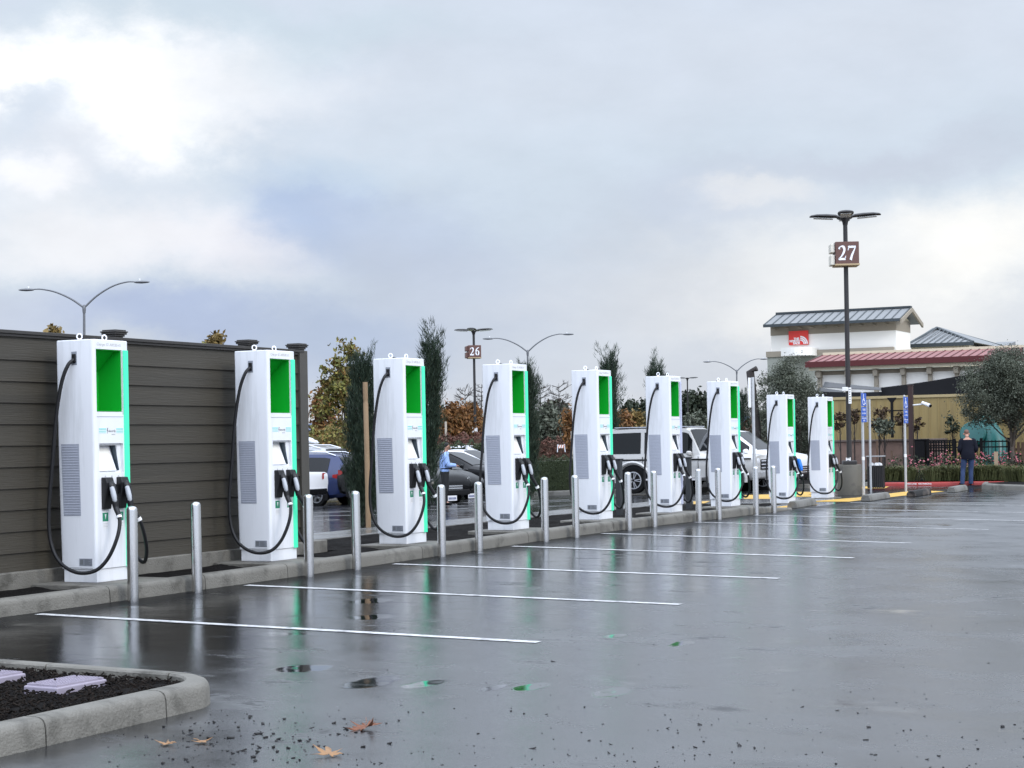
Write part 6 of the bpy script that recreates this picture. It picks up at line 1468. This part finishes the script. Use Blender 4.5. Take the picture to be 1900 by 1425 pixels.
def sky():
    w = bpy.data.worlds.new('World'); S.world = w; w.use_nodes = True; nt = w.node_tree; L = nt.links.new
    bg = nt.nodes['Background']; bg.inputs['Strength'].default_value = 0.1
    tc = nd(nt, 'ShaderNodeTexCoord'); Dv = tc.outputs['Generated']
    def val(v):
        n = nd(nt, 'ShaderNodeValue'); n.outputs[0].default_value = v; return n.outputs[0]
    def mth(op, *a):
        n = nd(nt, 'ShaderNodeMath', operation=op)
        for i, x in enumerate(a):
            if isinstance(x, (int, float)): n.inputs[i].default_value = x
            else: L(x, n.inputs[i])
        return n.outputs[0]
    def dot(v):
        n = nd(nt, 'ShaderNodeVectorMath', operation='DOT_PRODUCT'); L(Dv, n.inputs[0]); n.inputs[1].default_value = v; return n.outputs['Value']
    # azimuth and elevation of the direction, in units of one degree, azimuth counted from the lie of the parking rows
    az = mth('MULTIPLY', mth('ARCTAN2', dot(RIGHT), dot(FWD)), 57.2958)
    el = mth('MULTIPLY', mth('ARCSINE', dot((0, 0, 1))), 57.2958)
    def noise(scale, det, st=(1, 1, 1), off=(0, 0, 0), rough=.55):
        mp = nd(nt, 'ShaderNodeMapping'); mp.inputs['Scale'].default_value = st; mp.inputs['Location'].default_value = off; L(Dv, mp.inputs['Vector'])
        n = nd(nt, 'ShaderNodeTexNoise'); n.inputs['Scale'].default_value = scale; n.inputs['Detail'].default_value = det; n.inputs['Roughness'].default_value = rough
        L(mp.outputs['Vector'], n.inputs['Vector']); return n
    wn = noise(9, 8, (1, 1, 1.6), rough=.62); sp = nd(nt, 'ShaderNodeSeparateColor'); L(wn.outputs['Color'], sp.inputs['Color'])
    az2 = mth('ADD', az, mth('MULTIPLY', mth('SUBTRACT', sp.outputs[0], .5), 7.5)); el2 = mth('ADD', el, mth('MULTIPLY', mth('SUBTRACT', sp.outputs[1], .5), 4.6))
    def lin(c): return tuple(((x / 255 + .055) / 1.055) ** 2.4 if x > 10 else x / 3294 for x in c)
    rp = nd(nt, 'ShaderNodeValToRGB'); cr = rp.color_ramp
    st = [(0, (222, 224, 229)), (.10, (213, 219, 230)), (.25, (207, 217, 232)), (.45, (210, 224, 238)), (.7, (218, 227, 240)), (1.0, (218, 228, 243))]
    for i, (p, c) in enumerate(st):
        e = cr.elements[i] if i < 2 else cr.elements.new(p)
        e.position = p; e.color = (*lin(c), 1)
    L(mth('DIVIDE', el2, 16.0), rp.inputs['Fac']); col = rp.outputs['Color']
    def blob(u, v, ru, rv, c, k=1.0):
        nonlocal col
        a0 = math.degrees(math.atan((u - U0) / F)); e0 = math.degrees(math.atan((V0 - v) / F)); ra = ru / F * 57.3; re = rv / F * 57.3
        dx = mth('DIVIDE', mth('SUBTRACT', az2, a0), ra); dy = mth('DIVIDE', mth('SUBTRACT', el2, e0), re)
        d = mth('ADD', mth('MULTIPLY', dx, dx), mth('MULTIPLY', dy, dy)); g = mth('MULTIPLY', mth('EXPONENT', mth('MULTIPLY', mth('POWER', d, 1.45), -1)), k)
        m = nd(nt, 'ShaderNodeMix', data_type='RGBA'); L(g, m.inputs['Factor']); L(col, m.inputs[6]); m.inputs[7].default_value = (*lin(c), 1); col = m.outputs[2]
    for bl in BLOBS: blob(*bl)
    fb = noise(16, 7, (1, 1, 2.2), (3, 1, 2), .6)
    mr = nd(nt, 'ShaderNodeMapRange'); mr.inputs['From Min'].default_value = .3; mr.inputs['From Max'].default_value = .7; mr.inputs['To Min'].default_value = .965; mr.inputs['To Max'].default_value = 1.045
    L(fb.outputs['Fac'], mr.inputs['Value'])
    vm = nd(nt, 'ShaderNodeVectorMath', operation='SCALE'); L(col, vm.inputs[0]); L(mr.outputs['Result'], vm.inputs['Scale'])
    # the cloud deck is brightened overhead, above the view, as added fill light
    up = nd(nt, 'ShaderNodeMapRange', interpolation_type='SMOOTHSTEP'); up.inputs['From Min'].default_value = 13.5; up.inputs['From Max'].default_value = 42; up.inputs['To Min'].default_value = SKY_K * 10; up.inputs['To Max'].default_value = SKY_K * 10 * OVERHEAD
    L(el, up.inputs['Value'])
    # unseen sky behind the camera is brightened and a little bluer, to light the chargers
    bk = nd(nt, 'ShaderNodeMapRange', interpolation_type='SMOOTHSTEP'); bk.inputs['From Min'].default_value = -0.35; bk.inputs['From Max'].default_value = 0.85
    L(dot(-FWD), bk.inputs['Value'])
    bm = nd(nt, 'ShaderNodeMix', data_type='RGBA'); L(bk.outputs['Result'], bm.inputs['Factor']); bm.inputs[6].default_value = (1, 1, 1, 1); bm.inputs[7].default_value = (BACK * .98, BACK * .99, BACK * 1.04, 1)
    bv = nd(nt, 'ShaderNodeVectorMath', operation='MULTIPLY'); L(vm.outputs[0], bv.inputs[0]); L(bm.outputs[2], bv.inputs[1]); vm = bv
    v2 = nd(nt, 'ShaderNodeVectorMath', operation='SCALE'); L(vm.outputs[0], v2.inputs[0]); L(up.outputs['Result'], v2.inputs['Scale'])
    ns = nd(nt, 'ShaderNodeTexSky', sky_type='NISHITA'); ns.sun_disc = False; ns.sun_elevation = math.asin(SUN.z); ns.sun_rotation = math.atan2(SUN.x, SUN.y)
    mx = nd(nt, 'ShaderNodeMix', data_type='RGBA'); mx.inputs['Factor'].default_value = 0.06; L(v2.outputs[0], mx.inputs[6]); L(ns.outputs['Color'], mx.inputs[7])
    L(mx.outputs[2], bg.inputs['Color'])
BLOBS = [(400, 45, 420, 45, (210, 225, 237), .8), (1300, 420, 420, 90, (207, 214, 228), .5),
         (40, 130, 350, 66, (275, 275, 275), 1), (290, 190, 200, 88, (278, 278, 278), 1), (480, 165, 170, 60, (248, 250, 255), .7), (60, 190, 110, 32, (214, 226, 242), .75), (120, 255, 130, 45, (226, 232, 244), .6), (262, 232, 70, 75, (272, 272, 272), .8),
         (20, 300, 110, 50, (262, 262, 266), .9), (210, 320, 110, 45, (222, 230, 242), .5), (320, 430, 310, 78, (247, 247, 253), .95), (480, 460, 120, 60, (236, 236, 245), .6), (80, 420, 170, 85, (248, 249, 253), .8),
         (590, 375, 150, 80, (182, 200, 231), .95), (740, 430, 190, 85, (193, 206, 230), .8), (640, 300, 150, 40, (205, 222, 240), .5),
         (330, 590, 220, 48, (180, 194, 225), .9), (60, 590, 150, 50, (205, 213, 232), .6), (860, 530, 240, 120, (199, 208, 226), .75), (640, 640, 210, 75, (180, 195, 223), .8),
         (520, 110, 90, 60, (228, 238, 248), .6), (1640, 330, 260, 35, (206, 213, 228), .7), (1330, 400, 130, 60, (205, 214, 232), .5),
         (1430, 385, 90, 32, (236, 238, 242), .8), (1790, 505, 250, 100, (262, 261, 258), 1), (1480, 560, 250, 110, (248, 249, 250), .85), (1180, 560, 200, 110, (222, 225, 232), .6), (1600, 640, 320, 60, (248, 248, 248), .8), (1550, 90, 300, 60, (220, 228, 240), .6)]
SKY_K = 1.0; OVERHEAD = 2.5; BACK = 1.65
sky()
S.view_settings.view_transform = 'Standard'; S.view_settings.look = 'None'; S.view_settings.exposure = EXPO; S.view_settings.gamma = 1
S.render.engine = 'CYCLES'; S.cycles.max_bounces = 8
S.cycles.use_denoising = True
